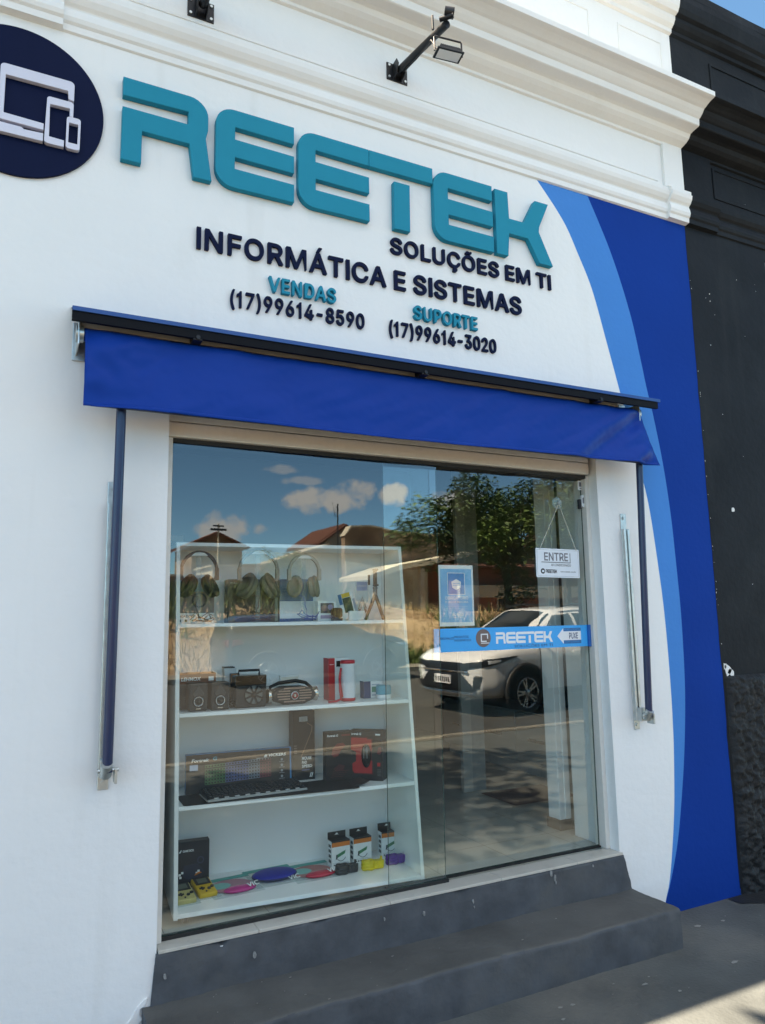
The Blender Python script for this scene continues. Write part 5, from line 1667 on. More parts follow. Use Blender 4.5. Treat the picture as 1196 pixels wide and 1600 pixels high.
patch(b, -.004, .040, .066, .070, -d_ / 2, 3)
patch(b, -.004, .040, .012, .018, -d_ / 2, 3)
put(b, 'speaker_carton', [WHT, col('24406a'), col('3f8f7a'), col('8aa0b4')], 1.015, .285, Z2, 'small white and navy carton behind the teal mini speaker', 'box', bevel=.001)
t = root('mini_speaker', 1.057, .205, Z2, 'round teal mini speaker with white base on the second shelf', 'speaker')
MB().lathe([(.039, .022), (.040, .030), (.040, .062), (.037, .068), (0, .069)], 30).build('body', M('teal_speaker', (.05, .32, .42), .4, var=.08, scale=150), t, world=False)
MB().lathe([(.036, 0), (.039, .003), (.039, .0215), (.038, .0219)], 30).build('base', M('white_plastic', 'f'), t, world=False)

# --- third shelf
mb = MB()
outl = arc(.845, .055, .018, -90, 0, 5) + arc(.845, .262, .018, 0, 90, 5) + arc(.050, .236, .018, 90, 180, 5) + arc(.060, .030 + .045, .020, 180, 270, 5)
n = len(outl)
vs, fs = [], []
mb.prism(outl, 0, .004, 'z')
mo = put(mb, 'mouse_pad', M('black_desk_pad', (.020, .015, .013), .75, var=.25, scale=60), 0, 0, Z3, 'long black desk pad lying under the keyboard on the third shelf', 'mouse pad')
lp = MB()
lp.grid(12, 8, lambda u, v: (.845 + .075 * u, .075 + .165 * v, .0045 + .018 * u * u * (1 - .4 * v)), 0, True)
lp.build('curled_corner', M('black_desk_pad', 'f'), mo, world=False).modifiers.new('t', 'SOLIDIFY').thickness = .003

t = root('gaming_keyboard', .372, .150, Z3 + .005, 'black backlit keyboard lying on the long desk pad', 'keyboard', R(4.5), tilt=0)
kw, kd = .47, .150
b = MB()
b.prism([(-kd / 2, 0), (kd / 2, 0), (kd / 2, .026), (-kd / 2, .010)], -kw / 2, kw / 2, 'x')
b.build('base', M('keyboard_black', (.012, .012, .013), .35), t, world=False, bevel=.002)
b = MB()
b.prism([(-kd / 2 - .006, .002), (-kd / 2 - .001, .002), (-kd / 2 - .001, .011), (-kd / 2 - .006, .007)], -kw / 2, kw / 2, 'x')
b.box(-kw / 2 - .004, -kw / 2 - .0005, -kd / 2, kd / 2, .004, .009)
b.build('front_edge', M('pale_keyboard_edge', (.40, .42, .42), .3, .3), t, world=False)
ks = MB()
rnd = random.Random(4)
for r in range(6):
    yv = -kd / 2 + .012 + r * .0225
    zv = .011 + (yv + kd / 2) / kd * .016
    x = -kw / 2 + .010
    while x < kw / 2 - .02:
        wd = .0165 if r else rnd.choice([.0165, .022])
        if r == 0 and -.10 < x < -.02:
            wd = .10
        ks.box(x, min(x + wd, kw / 2 - .008), yv, yv + .0175, zv, zv + .008)
        x += wd + .0035
ko = ks.build('keys', M('key_black', (.022, .020, .020), .5, var=.2), t, world=False, bevel=.0012, seg=1)
lg2 = MB()
for i in range(9):
    lg2.box(-kw / 2 + .03 + i * .048, -kw / 2 + .05 + i * .048, -kd / 2 - .0005, -kd / 2 + .008, .0115, .0150)
lg2.build('bright_keys', M('pale_key', (.5, .5, .5), .4), t, world=False)

t = root('keyboard_box', .326, .275, Z3, 'long dark keyboard box with blue edges and a rainbow keyboard picture', 'box', R(-1.5), tilt=R(-4))
kw, kh, kd = .506, .180, .045
mb = MB()
mb.box(-kw / 2, kw / 2, -kd / 2, kd / 2, 0, kh, 0)
mb.box(-kw / 2 + .0, kw / 2 - .008, -kd / 2 - .0008, -kd / 2, 0, kh - .003, 1)
F = -kd / 2 - .0009
mb.text('Fortrek', -.228, .143, .015, .082, y=F, bold=.03, m=2, shear=.18)
mb.text('G', -.128, .146, .016, .020, y=F, bold=.03, m=3, shear=.1)
mb.text('# VICKERS', .118, .142, .013, .108, y=F, bold=.03, m=2, shear=.15)
patch(mb, -.236, -.198, .106, .132, F, 4)
rows = 6
for r in range(rows):
    for c in range(23):
        x0 = -.165 + c * .0138
        z0 = .038 + r * .0143 + (.004 if r == 5 else 0) + c * .0006
        cc = 5 if c < 7 else (6 if c < 15 else (7 if c < 19 else 8))
        patch(mb, x0, x0 + .0122, z0, z0 + .0122, F, cc)
        patch(mb, x0 + .0018, x0 + .0106, z0 + .002, z0 + .0106, F - .0007, 1)
patch(mb, .080, .150, .130, .140, F, 9)
for i in range(4):
    mb.prism(arc(.205, .125 - i * .026, .006, 0, 360, 10)[:-1], F - .0008, F, 'y', 9)
    patch(mb, .192, .218, .1135 - i * .026, .1155 - i * .026, F, 9)
mb.build('carton', [col('1f6f9c'), col('1a1715'), WHT, col('3aa0b8'), col('b8c4d8'), col('4f8a55'), col('5f6fa8'), col('7f93a6'), col('8f3a48'), col('8f9296')], t, world=False, bevel=0)

w_, d_, h_ = .116, .075, .340
b = carton(w_, d_, h_)
F = -d_ / 2
patch(b, -.024, .020, .288, .312, F, 1)
for i in range(3):
    patch(b, -.018, .014, .293 + i * .006, .295 + i * .006, F - .0007, 2)
for (p, q) in (((.018, .280), (.044, .262)), ((.044, .262), (.040, .235)), ((.040, .235), (-.014, .112))):
    X = Matrix.Identity(4)
    dx, dz = q[0] - p[0], q[1] - p[1]
    l = math.hypot(dx, dz)
    nx, nz_2 = -dz / l * .002, dx / l * .002
    b.prism([(p[0] - nx, p[1] - nz_2), (q[0] - nx, q[1] - nz_2), (q[0] + nx, q[1] + nz_2), (p[0] + nx, p[1] + nz_2)], F - .0008, F, 'y', 3)
b.text('MOUSE', -.010, .098, .016, .050, y=F - .0006, bold=.04, m=4)
b.text('PAD', -.010, .078, .015, .026, y=F - .0006, bold=.04, m=4)
b.text('SPEED', -.010, .060, .014, .054, y=F - .0006, bold=.03, m=4)
patch(b, -.010, .030, .046, .051, F, 5)
for i in range(4):
    patch(b, -.052, -.036, .130 + i * .012, .136 + i * .012, F, 2)
b.text('//', .030, .012, .022, .020, y=F - .0006, bold=.04, m=4)
put(b, 'tall_box', [col('191715'), col('b4bcc0'), col('5a5a5c'), col('8c6f5c'), WHT, col('5a6890')], .666, .375, Z3, 'tall black carton with a mouse cable print standing behind the keyboard box', 'box', bevel=.001)

w_, d_, h_ = .138, .06, .238
b = carton(w_, d_, h_)
F = -d_ / 2
b.text('Fortrek G', -.062, .216, .011, .058, y=F - .0006, bold=.03, m=2, shear=.15)
patch(b, .014, .058, .217, .226, F, 1)
b.prism([(-.040, .128), (-.034, .158), (-.010, .182), (.022, .184), (.034, .170), (.010, .150), (-.004, .122), (-.026, .116)], F - .0009, F, 'y', 1)
b.prism([(.010, .150), (.034, .170), (.052, .168), (.046, .145), (.024, .135)], F - .0009, F, 'y', 3)
b.prism([(-.030, .060), (0, .082), (.030, .072), (.020, .050), (-.015, .046)], F - .0009, F, 'y', 4)
for i in range(4):
    patch(b, -.045 + .004 * i, .020 + .01 * i, .020 + i * .009, .023 + i * .009, F, 4)
put(b, 'mouse_box', [col('1c1614'), col('6e1f20'), WHT, col('3a2a2a'), col('4d2322')], .822, .262, Z3, 'dark mouse carton with a red mouse picture standing on the left of the pair', 'box', rz=R(-3), bevel=.001)
t = root('mouse_box', .968, .212, Z3, 'dark mouse carton with red window showing a black mouse, on the right of the pair', 'box', rz=R(-38))
w_, d_, h_ = .176, .075, .240
F = -d_ / 2
b = carton(w_, d_, h_)
pl = [(-.068, .212), (.020, .212), (.028, .204), (.050, .204), (.050, .150), (.044, .140), (.044, .100), (.050, .092), (.050, .030), (-.050, .030), (-.060, .044), (-.060, .078), (-.040, .090), (-.040, .140), (-.068, .150)]
b.prism([(p[0] - .012, p[1]) for p in pl], F - .0016, F, 'y', 2)
b.prism([(p[0] * .92 - .014, .121 + (p[1] - .121) * .94) for p in pl], F - .0026, F - .0017, 'y', 1)
b.text('Fortrek G', -.082, .220, .011, .060, y=F - .0006, bold=.03, m=3, shear=.15)
patch(b, .052, .078, .220, .228, F, 3)
b.prism([(.060, .130), (.066, .160), (.082, .165), (.084, .140), (.074, .125)], F - .0009, F, 'y', 4)
patch(b, .060, .076, .070, .088, F, 1)
for i in range(5):
    patch(b, .060, .080, .024 + i * .007, .027 + i * .007, F, 5)
b.build('carton', [col('1a1514'), col('b01e1e'), col('5a1212'), WHT, col('6a2024'), col('5a5a5a')], t, world=False)
q = MB()
q.ell((.004, F - .004, .120), (.026, .014, .058), 20, 12)
q.build('mouse', M('glossy_black', 'f'), t, world=False)
q = MB()
q.box(-.006, -.003, F - .0185, F - .015, .11, .165)
q.box(.011, .014, F - .0185, F - .015, .11, .165)
q.build('mouse_lines', col('8a8a8a'), t, world=False)

# --- bottom shelf
w_, d_, h_ = .150, .05, .205
b = carton(w_, d_, h_)
F = -d_ / 2
b.text('GAME BOX', -.048, .160, .010, .052, y=F - .0006, bold=.03, m=1)
b.prism([(-.066, .158), (-.056, .172), (-.052, .170), (-.058, .158)], F - .0008, F, 'y', 1)
b.prism(arc(.035, .118, .016, 0, 360, 18)[:-1], F - .0008, F, 'y', 2)
b.prism(arc(.035, .118, .011, 0, 360, 18)[:-1], F - .0016, F - .0009, 'y', 0)
b.prism([(-.05, .060), (-.04, .10), (.02, .105), (.05, .07), (.04, .04), (-.03, .04)], F - .0008, F, 'y', 3)
for (x, z) in ((-.060, .062), (-.048, .070), (-.056, .050), (.018, .062), (.026, .070)):
    patch(b, x - .005, x + .005, z - .005, z + .005, F - .0009, 1)
put(b, 'controller_box', [col('12141f'), WHT, col('2b3350'), col('1c2338')], .118, .330, Z4, 'dark navy game controller carton at the left end of the bottom shelf', 'box', bevel=.001)


def handheld(u, v, rz, mcase, label, badge):
    t = root('handheld_game', u, v, Z4, label, 'handheld game', rz, group='handheld games in clear packs')
    X = Matrix.Translation((0, 0, .006)) @ Matrix.Rotation(R(8), 4, 'X')
    b_ = MB().box(-.042, .042, -.078, .078, .0, .026, X=X)
    b_.build('case', mcase, t, world=False, bevel=.007)
    q = MB().box(-.034, .034, .005, .068, .0262, .0285, 0, X=X)
    q.box(-.022, .022, .016, .058, .0287, .0295, 1, X=X)
    q.build('screen', [PK, col('5a6458')], t, world=False)
    q = MB()
    q.box(-.030, -.006, -.036, -.028, .0262, .0300, 0, X=X)
    q.box(-.022, -.014, -.044, -.020, .0262, .0302, 0, X=X)
    q.tube([X @ Vector((.012, -.040, .026)), X @ Vector((.012, -.040, .031))], .008, 12)
    q.tube([X @ Vector((.029, -.026, .026)), X @ Vector((.029, -.026, .031))], .008, 12)
    q.tube([X @ Vector((-.006, -.062, .026)), X @ Vector((-.006, -.062, .030))], .004, 8)
    q.build('buttons', PK, t, world=False)
    p_ = MB().box(-.052, .056, -.100, .110, .0005, .0030)
    p_.build('pack', MC['clear_acrylic'], t, world=False)
    if badge:
        MB().tube([(0, .086, .045), (0, .090, .047)], .022, 22).build('badge', col('d07a2c'), t, world=False)


handheld(.158, .225, R(8), M('yellow_case', (.62, .38, .02), .4), 'bright yellow handheld game with black buttons in front of the navy carton', True)
handheld(.062, .185, R(6), M('pale_yellow_case', (.50, .42, .16), .4), 'pale yellow handheld game at the left end beside the bright yellow one', False)


def wrist_pad(u, v, rz, label, mpad, mgel, big):
    t = root('wrist_rest_pad', u, v, Z4, label, 'mouse pad', rz, group='mouse pads with gel wrist rests')
    MB().box(-.120, .120, -.110, .140, .0004, .0016).build('bag', MC['clear_acrylic'], t, world=False)
    MB().box(-.118, .118, .110, .142, .0018, .0036).build('header_card', col('2f9e94'), t, world=False)
    if not big:
        MB().prism([(.098 * cos(R(a)), .015 + .085 * sin(R(a))) for a in range(0, 360, 10)], .002, .005, 'z').build('pad', mpad, t, world=False)
        q = MB().prism([(-.05 + .05 * cos(R(a)), .030 + .04 * sin(R(a))) for a in range(0, 360, 15)], .0052, .0058, 'z')
        q.build('pad_print', col('6fb5ae'), t, world=False)
        MB().ell((.015, -.060, .010), (.078, .034, .013), 26, 10).build('gel_rest', mgel, t, world=False)
    else:
        MB().ell((0, .0, .016), (.108, .078, .019), 36, 12).build('gel_rest', mgel, t, world=False)
        MB().tube([(.108 * cos(R(a)), .078 * sin(R(a)), .014) for a in range(0, 361, 10)], .0035, 6).build('stitched_edge', M('navy_edge', (.012, .016, .09), .6), t, world=False)
    q = MB()
    X = Matrix.Translation((.045, -.092, .006 if big else .020)) @ Matrix.Rotation(R(-62), 4, 'X') @ Matrix.Rotation(R(-8), 4, 'Y')
    q.text('VIC', 0, 0, .024, .058, y=0, bold=.02, m=0, X=X)
    q.build('printed_word', PW_, t, world=False)


PINKP = M('pink_pad', (.42, .20, .25), .6, var=.06)
wrist_pad(.290, .225, R(8), 'bagged pink mouse pad with magenta gel rest on the left of the bottom shelf', PINKP, M('magenta_gel', (.50, .03, .20), .25), False)
wrist_pad(.690, .258, R(5), 'bagged salmon mouse pad with red gel rest left of the cable boxes', M('salmon_pad', (.42, .17, .16), .6, var=.06), M('red_gel', (.50, .02, .05), .25), False)
wrist_pad(.500, .275, R(6), 'bagged oval royal blue wrist rest between the pink and salmon pads', None, M('royal_blue_fabric', (.002, .012, .26), .55, var=.1, scale=80), True)


def cable_box(u, v, rz, label):
    w, d, h = .100, .052, .121
    b_ = MB()
    b_.box(-w / 2, w / 2, -d / 2, d / 2, 0, h, 0)
    F = -d / 2
    b_.box(-w / 2, w / 2, -d / 2, d / 2, h + .0005, h + .0012, 1)
    patch(b_, -w / 2, w / 2, h - .027, h - .006, F, 2)
    patch(b_, -w / 2, w / 2, h - .006, h, F, 1)
    b_.text('OTG cabo', -.030, h - .022, .010, .052, y=F - .0006, bold=.02, m=0)
    b_.prism([(-.022, .040), (.022, .058), (.026, .074), (-.018, .058)], F - .0009, F, 'y', 3)
    b_.prism([(-.028, .034), (-.020, .036), (-.018, .058), (-.026, .056)], F - .0012, F, 'y', 4)
    for k in range(12):
        a0, a1 = R(-30 - k * 11), R(-30 - (k + 1) * 11)
        c0, c1 = (.002, .056), (.026, .030)
        pts = [(c0[0] + c1[0] * cos(a) * q2, c0[1] + c1[1] * sin(a) * q2) for q2, a in ((1, a0), (1.09, a0), (1.09, a1), (1, a1))]
        b_.prism(pts, F - .0009, F, 'y', 4)
    patch(b_, -.044, .040, .017, .0185, F, 5)
    for k in range(5):
        patch(b_, -.040 + k * .013, -.032 + k * .013, .006, .012, F, 4)
    patch(b_, .026, .046, .004, .014, F, 5)
    # left side marks
    for k in range(4):
        b_.box(-w / 2 - .0007, -w / 2, -.016, .012, .018 + k * .024, .032 + k * .024, 4)
    # hang tab
    b_.box(-w / 2, w / 2, d / 2 - .0015, d / 2, h, h + .034, 1)
    b_.prism(arc(0, h + .020, .007, 0, 180, 8) + [(-.014, h + .018), (.014, h + .018)][::1], d / 2 - .0024, d / 2 - .0016, 'y', 0)
    return put(b_, 'cable_box', [WHT, col('1a1816'), col('d0742c'), col('2f7a55'), col('3a3f42'), col('9aa4aa')], u, v, Z4, label, 'box', rz, group='boxes of cables with hang tabs')


cable_box(.842, .318, R(6), 'white and orange cable box with hang tab, leftmost of three, above the black clip ring')
cable_box(.963, .328, R(5), 'middle white and orange cable box with hang tab, behind the yellow clip ring')
cable_box(1.131, .358, R(2), 'white and orange cable box with hang tab, rightmost of three, behind the purple clip ring')


def clip_ring(u, v, mat, rz, label):
    b_ = MB()
    pts = []
    for i in range(21):
        a = 2 * pi * i / 20
        pts.append((-.028 + .026 * cos(a), .020 * sin(a), .022))
    for (zo, ro) in ((.010, .010), (.024, .010), (.036, .009)):
        b_.tube([(p[0], p[1], zo + .002 * sin(k)) for k, p in enumerate(pts)], ro, 8, caps=False)
    for k in range(4):
        b_.tube([(.006 + k * .012, -.014, .010), (.006 + k * .012, -.016, .042)], .0085, 10)
        b_.tube([(.006 + k * .012, .014, .010), (.006 + k * .012, .012, .038)], .0085, 10)
    b_.box(-.002, .048, -.014, .014, .002, .036)
    b_.tube([(.040, 0, .03), (.042, 0, .056)], .006, 8)
    put(b_, 'clip_ring', mat, u, v, Z4, label, 'clip ring', rz, group='coloured plastic clip rings')


clip_ring(.842, .185, M('black_clip', (.025, .025, .026), .35), R(2), 'black plastic clip ring on the bottom shelf')
clip_ring(.978, .185, M('yellow_clip', (.68, .52, .01), .35), R(-2), 'yellow plastic clip ring on the bottom shelf')
clip_ring(1.118, .215, M('purple_clip', (.10, .015, .27), .35), R(3), 'purple plastic clip ring on the bottom shelf')

# ------------------------------------------------------------------ ground
PAVE = M('painted_concrete_pavement', (.090, .096, .093), .8, spec=.25, var=.22, scale=3.2, bump=.5, bscale=60, dirt=(.15, .145, .13), dscale=1.3, dlo=.46, dhi=.70)
ASPH = M('asphalt', (.044, .042, .039), .85, var=.2, scale=3, bump=.6, bscale=160, dirt=(.066, .060, .052), dscale=.5, dlo=.45, dhi=.7)
KERB = M('kerb_stone', (.22, .195, .155), .8, var=.15, scale=8, bump=.4, bscale=60)
SOIL = M('dry_soil', (.42, .295, .175), .95, var=.25, scale=1.5, bump=.7, bscale=12, dirt=(.22, .12, .06), dscale=.6, dlo=.45, dhi=.6)


def pave_z(x, y):
    return -.034 + max(0, -y - .4) * .034 + .003 * nz3(x * .8, y * .8, 1) + .0012 * nz3(x * 6, y * 6, 3)


g = MB()
g.grid(170, 90, lambda u, v: (lambda x, y: (x, y, pave_z(x, y)))(lerp(-5, 12, u), lerp(.02, -4.30, v)), 0, True)
for i, f_ in enumerate(g.f):
    pass
g.f = [f_[::-1] for f_ in g.f]
tag(g.build('pavement', PAVE), kind='structure')
# black paint slopped over the pavement in front of the neighbouring wall
pb = MB()
rnd = random.Random(5)
pts = [(3.66, -.012), (12.0, -.012)] + [(12.0 - i * .12, -.20 - .10 * nz3(i * .4, 2, 1) - .05 * nz3(i * 1.7, 1, 1) - .10 * max(0, 1 - abs(12 - i * .12 - 4.6) / .8)) for i in range(0, 66)] + [(3.92, -.13), (3.80, -.075)]
cols = 80
pb2 = MB()


def spill(u, v):
    x = lerp(3.70, 9.0, u)
    w_ = (.055 + .42 * min(1, (x - 3.70) / .65) + .07 * nz3(x * 3.1, 2, 1) + .03 * nz3(x * 11, 5, 1))
    y = -.008 - w_ * v
    return (x, y, pave_z(x, y) + .004)


pb2.grid(130, 10, spill, 0, True)
pb2.f = [f_[::-1] for f_ in pb2.f]
tag(pb2.build('painted_apron', M('black_floor_paint', (.012, .013, .015), .6, var=.3, scale=9, bump=.4, bscale=60)), kind='structure')
# paint flecks and debris lying about
FLECK = M('pale_flecks', (.24, .235, .215), .85, var=.2, scale=40)
ck = MB()
rnd = random.Random(11)


def fleck(x, y, z, r, fl=True):
    n = rnd.randint(5, 7)
    a0 = rnd.random() * 6
    asp = rnd.uniform(.25, .8)
    pts = [(x + r * rnd.uniform(.45, 1.2) * cos(a0 + 6.283 * i / n), y + asp * r * rnd.uniform(.6, 1.1) * sin(a0 + 6.283 * i / n)) for i in range(n)]
    ck.prism(pts, z, z + .0015, 'z')


for i in range(60):
    x, y = rnd.uniform(1.2, 4.6), -.36 - abs(rnd.gauss(0, .35))
    if x > 3.0:
        y = -.02 - abs(rnd.gauss(0, .35))
    fleck(x, y, pave_z(x, y) + .0015, rnd.choice([.0012, .002, .002, .003, .004, .007]))
for (x, y, r) in ((2.55, -.50, .022), (3.06, -.55, .026), (2.1, -.47, .014), (2.16, -.48, .016), (3.25, -.18, .022), (3.42, -.20, .018), (2.05, -.55, .012), (2.63, -.62, .015)):
    fleck(x, y, pave_z(x, y) + .002, r)
for i in range(22):
    fleck(rnd.uniform(.6, 2.9), rnd.uniform(-.30, -.03), .1505, rnd.choice([.0015, .002, .003, .006]))
tag(ck.build('paint_flecks', FLECK), kind='stuff')
# chipped screw holes in the upper riser
hk = MB()
for (x, z, s_) in ((.93, .245, .016), (1.985, .262, .011), (1.99, .235, .006), (2.47, .285, .016), (2.475, .262, .008), (2.45, .307, .016), (1.52, .27, .007), (1.72, .255, .012), (2.72, .30, .008), (.58, .24, .012)):
    rr = random.Random(int(x * 100))
    pts = [(x + s_ * rr.uniform(.4, .9) * .7 * cos(6.283 * i / 8), z + s_ * rr.uniform(.6, 1.2) * sin(6.283 * i / 8)) for i in range(8)]
    hk.prism(pts, -.0185, -.0125, 'y')
hk.build('chipped_patch', M('chipped_plaster', (.24, .24, .235), .9, var=.3, scale=60), st)
# ragged white plaster smear at the left foot of the wall
sm3 = MB()
rr = random.Random(3)
pl = [(.395, -.03), (.49, -.03)] + [(.497 + .010 * rr.uniform(-1, 1), -.015 + i * .017) for i in range(10)] + [(.512, .150), (.520, .175), (.505, .172), (.480, .150), (.462, .120), (.440, .095), (.425, .05), (.405, .02)]
sm3.prism(pl, -.007, .0, 'y')
sm3.build('plaster_smear', WHITE, shop, bevel=.003)

kb = MB()
x = -14.0
while x < 24:
    kb.box(x + .003, x + .997, -4.47, -4.302, -.12, .108 + .004 * random.random())
    x += 1.0
tag(kb.build('kerb', KERB, bevel=.012), kind='structure')
kb = MB()
x = -14.0
while x < 30:
    kb.box(x + .003, x + .997, -13.45, -13.30, -.10, .12)
    x += 1.0
tag(kb.build('kerb', KERB, bevel=.012), kind='structure')
rd_ = MB().grid(120, 30, lambda u, v: (lambda x, y: (x, y, .005 + .03 * (1 - ((y + 8.9) / 4.4) ** 2) + .004 * nz3(x, y, 2)))(lerp(-40, 60, u), lerp(-13.31, -4.46, v)), 0, True)
tag(rd_.build('road', ASPH), kind='structure')
tag(MB().grid(60, 4, lambda u, v: (lerp(-40, 60, u), lerp(-14.6, -13.44, v), .10 + .01 * nz3(u * 60, v * 3, 1)), 0, True).build('far_pavement', M('far_pavement_concrete', (.17, .15, .12), .9, var=.15, scale=2)), kind='structure')
tag(MB().add([(-300, -400, -.16), (300, -400, -.16), (300, 300, -.16), (-300, 300, -.16)], [(0, 1, 2, 3)]).build('ground', M('ground_earth', (.24, .18, .11), .95, var=.2, scale=.2)), kind='structure')
tag(MB().add([(-5, -4.31, -.10), (-40, -4.31, -.10), (-40, .2, -.10), (-5, .2, -.10)], [(0, 3, 2, 1)]).build('pavement', PAVE), kind='structure')


# raised vacant lot across the street
def lot_z(x, y):
    t = min(1, max(0, (-14.4 - y) / 4.2))
    s = t * t * (3 - 2 * t)
    h = .10 + 1.75 * s * (1 - .28 * min(1, max(0, (x - 9) / 5)))
    return h + .16 * nz3(x * .5, y * .5, 3) * s + .05 * nz3(x * 2, y * 2, 1) * min(1, t * 4) - (.02 if t < .02 else 0)


tag(MB().grid(130, 60, lambda u, v: (lambda x, y: (x, y, lot_z(x, y)))(lerp(-22, 44, u), lerp(-36, -14.4, v)), 0, True).build('vacant_lot', SOIL), kind='structure')
GRASSD = M('dry_grass', (.48, .36, .19), .9, var=.3, scale=.8)
GRASSG = M('weed_green', (.085, .125, .032), .8, var=.35, scale=1.2)


def tufts(name, n, mat, fn, hh, wd, seed):
    rnd = random.Random(seed)
    vs, fs = [], []
    for i in range(n):
        x, y = fn(rnd)
        z = lot_z(x, y) - .02
        a = rnd.random() * 6.283
        h = hh * rnd.uniform(.4, 1.2)
        dx, dy = cos(a) * wd, sin(a) * wd
        lx, ly = rnd.gauss(0, .35) * h, rnd.gauss(0, .35) * h
        b = len(vs)
        vs += [(x - dx, y - dy, z), (x + dx, y + dy, z), (x + lx + dx * .2, y + ly, z + h)]
        fs.append((b, b + 1, b + 2))
    mb = MB().add(vs, fs, 0)
    return tag(mb.build(name, mat), kind='stuff')


tufts('dry_grass', 9000, GRASSD, lambda r: (r.uniform(-8, 26), -14.5 - abs(r.gauss(0, 2.3))), .34, .018, 1)
tufts('green_weeds', 6500, GRASSG, lambda r: (lambda x: (x, -18.4 + r.gauss(0, .7) + .8 * nz3(x * .4, 1, 1)))(r.uniform(-8, 9.4)), .62, .045, 2)
tufts('green_weeds', 600, GRASSG, lambda r: (r.gauss(9.6, .8), -14.4 - abs(r.gauss(0, .35))), .45, .035, 3)
tufts('green_weeds', 2600, GRASSG, lambda r: (r.uniform(12.0, 24), -16.2 + r.gauss(0, .6)), .50, .04, 4)

# ------------------------------------------------------------------ buildings across the lot
STAIN = M('stained_old_plaster', (.30, .215, .15), .95, var=.25, scale=1.2, bump=.4, bscale=8, dirt=(.13, .085, .06), dscale=.7, dlo=.42, dhi=.62)
PALEST = M('weathered_pale_plaster', (.46, .42, .34), .9, var=.18, scale=1.5, dirt=(.28, .22, .16), dscale=1.0, dlo=.48, dhi=.66)
CREAMW = M('cream_house_wall', (.60, .53, .40), .85, var=.08, scale=1.5, dirt=(.42, .36, .26), dscale=.8)
TILE = M('clay_roof_tile', (.12, .045, .03), .85, var=.3, scale=6, bump=.8, bscale=14)
REDW = M('red_brown_wall', (.24, .10, .07), .9, var=.2, scale=2, dirt=(.16, .07, .05), dscale=1.0)
DARKO = M('dark_opening', (.02, .018, .016), .7)


def gable(name, label, x0, x1, y0, y1, zw, zr, wall, roof, ridge='x', over=.3):
    t = thing(name, label, 'house', ((x0 + x1) / 2, (y0 + y1) / 2, 0))
    MB().box(x0, x1, y0, y1, -.1, zw).build('wall', wall, t)
    m_ = MB()
    if ridge == 'x':
        ym = (y0 + y1) / 2
        m_.prism([(y0 - over, zw - .08), (y0 - over, zw - .01), (ym, zr), (y1 + over, zw - .01), (y1 + over, zw - .08), (ym, zr - .10)], x0 - over, x1 + over, 'x')
        g_ = MB().prism([(y0, zw), (y1, zw), (ym, zr - .1)], x0 + .01, x1 - .01, 'x')
    else:
        xm = (x0 + x1) / 2
        m_.prism([(x0 - over, zw - .08), (x0 - over, zw - .01), (xm, zr), (x1 + over, zw - .01), (x1 + over, zw - .08), (xm, zr - .10)], y0 - over, y1 + over, 'y')
        g_ = MB().prism([(x0, zw), (x1, zw), (xm, zr - .1)], y0 + .01, y1 - .01, 'y')
    g_.build('gable_wall', wall, t)
    ro = m_.build('roof', roof, t)
    # tile ribs
    rb = MB()
    if ridge == 'x':
        n = int((x1 - x0 + 2 * over) / .22)
        for i in range(n):
            x = x0 - over + .1 + i * .22
            rb.tube([(x, y1 + over, zw + .0), (x, ym, zr + .02)], .06, 6)
    else:
        n = int((y1 - y0 + 2 * over) / .22)
        for i in range(n):
            y = y0 - over + .1 + i * .22
            rb.tube([(x0 - over, y, zw), (xm, y, zr + .02)], .06, 6)
            rb.tube([(x1 + over, y, zw), (xm, y, zr + .02)], .06, 6)
    rb.build('tile_rows', roof, ro)
    return t


def opening(t, x0, x1, z0, z1, y, fm):
    f_ = MB()
    f_.box(x0 - .06, x0, y, y + .05, z0, z1).box(x1, x1 + .06, y, y + .05, z0, z1).box(x0 - .06, x1 + .06, y, y + .05, z1, z1 + .06).box(x0 - .06, x1 + .06, y, y + .06, z0 - .06, z0)
    w_ = f_.build('window', fm, t)
    MB().box(x0, x1, y + .002, y + .02, z0, z1).build('pane', DARKO, w_)


h1 = gable('red_roofed_house', 'house with dark red tiled gable peeping over the tall stained wall', 12.9, 15.2, -33, -29, 4.6, 5.6, CREAMW, TILE, ridge='y')
h2 = gable('red_roofed_house', 'low orange tiled house far behind the green weeds of the vacant lot', 7.2, 9.6, -35, -31, 4.55, 5.2, STAIN, TILE, ridge='y')
h3 = thing('cream_house', 'cream gabled outbuilding with sloping parapet left of the stained wall', 'house', (10.2, -27, 0))
MB().prism([(7.0, -.1), (12.0, -.1), (12.0, 4.28), (9.2, 3.35), (7.0, 3.28)], -29, -26, 'y').build('wall', CREAMW, h3)
MB().prism([(6.9, 3.29), (9.2, 3.36), (12.05, 4.30), (12.05, 4.38), (9.2, 3.45), (6.9, 3.37)], -29.1, -25.85, 'y').build('coping', PALEST, h3)
opening(h3, 8.2, 9.1, 1.9, 2.9, -25.97, PALEST)
h4 = thing('old_stained_wall', 'tall old warehouse wall stained brown with a paler lower half', 'wall', (18, -24.2, 0))
MB().prism([(12.0, -.1), (30, -.1), (30, 4.45), (22, 4.55), (16.8, 4.66), (14.2, 4.78), (13.2, 4.95), (12.3, 4.90), (12.0, 4.55)], -24.6, -24.2, 'y').build('wall', STAIN, h4)
MB().prism([(12.0, -.1), (20, -.1), (20, 2.9), (17, 3.3), (14.5, 3.15), (12.0, 3.5)], -24.195, -24.10, 'y').build('pale_render', PALEST, h4)
MB().prism([(12.0, 4.551), (12.3, 4.905), (13.2, 4.955), (14.2, 4.785), (16.8, 4.665), (30, 4.455), (30, 4.53), (16.8, 4.74), (14.2, 4.86), (13.2, 5.03), (12.25, 4.98), (11.95, 4.55)], -24.68, -24.12, 'y').build('coping', PALEST, h4)
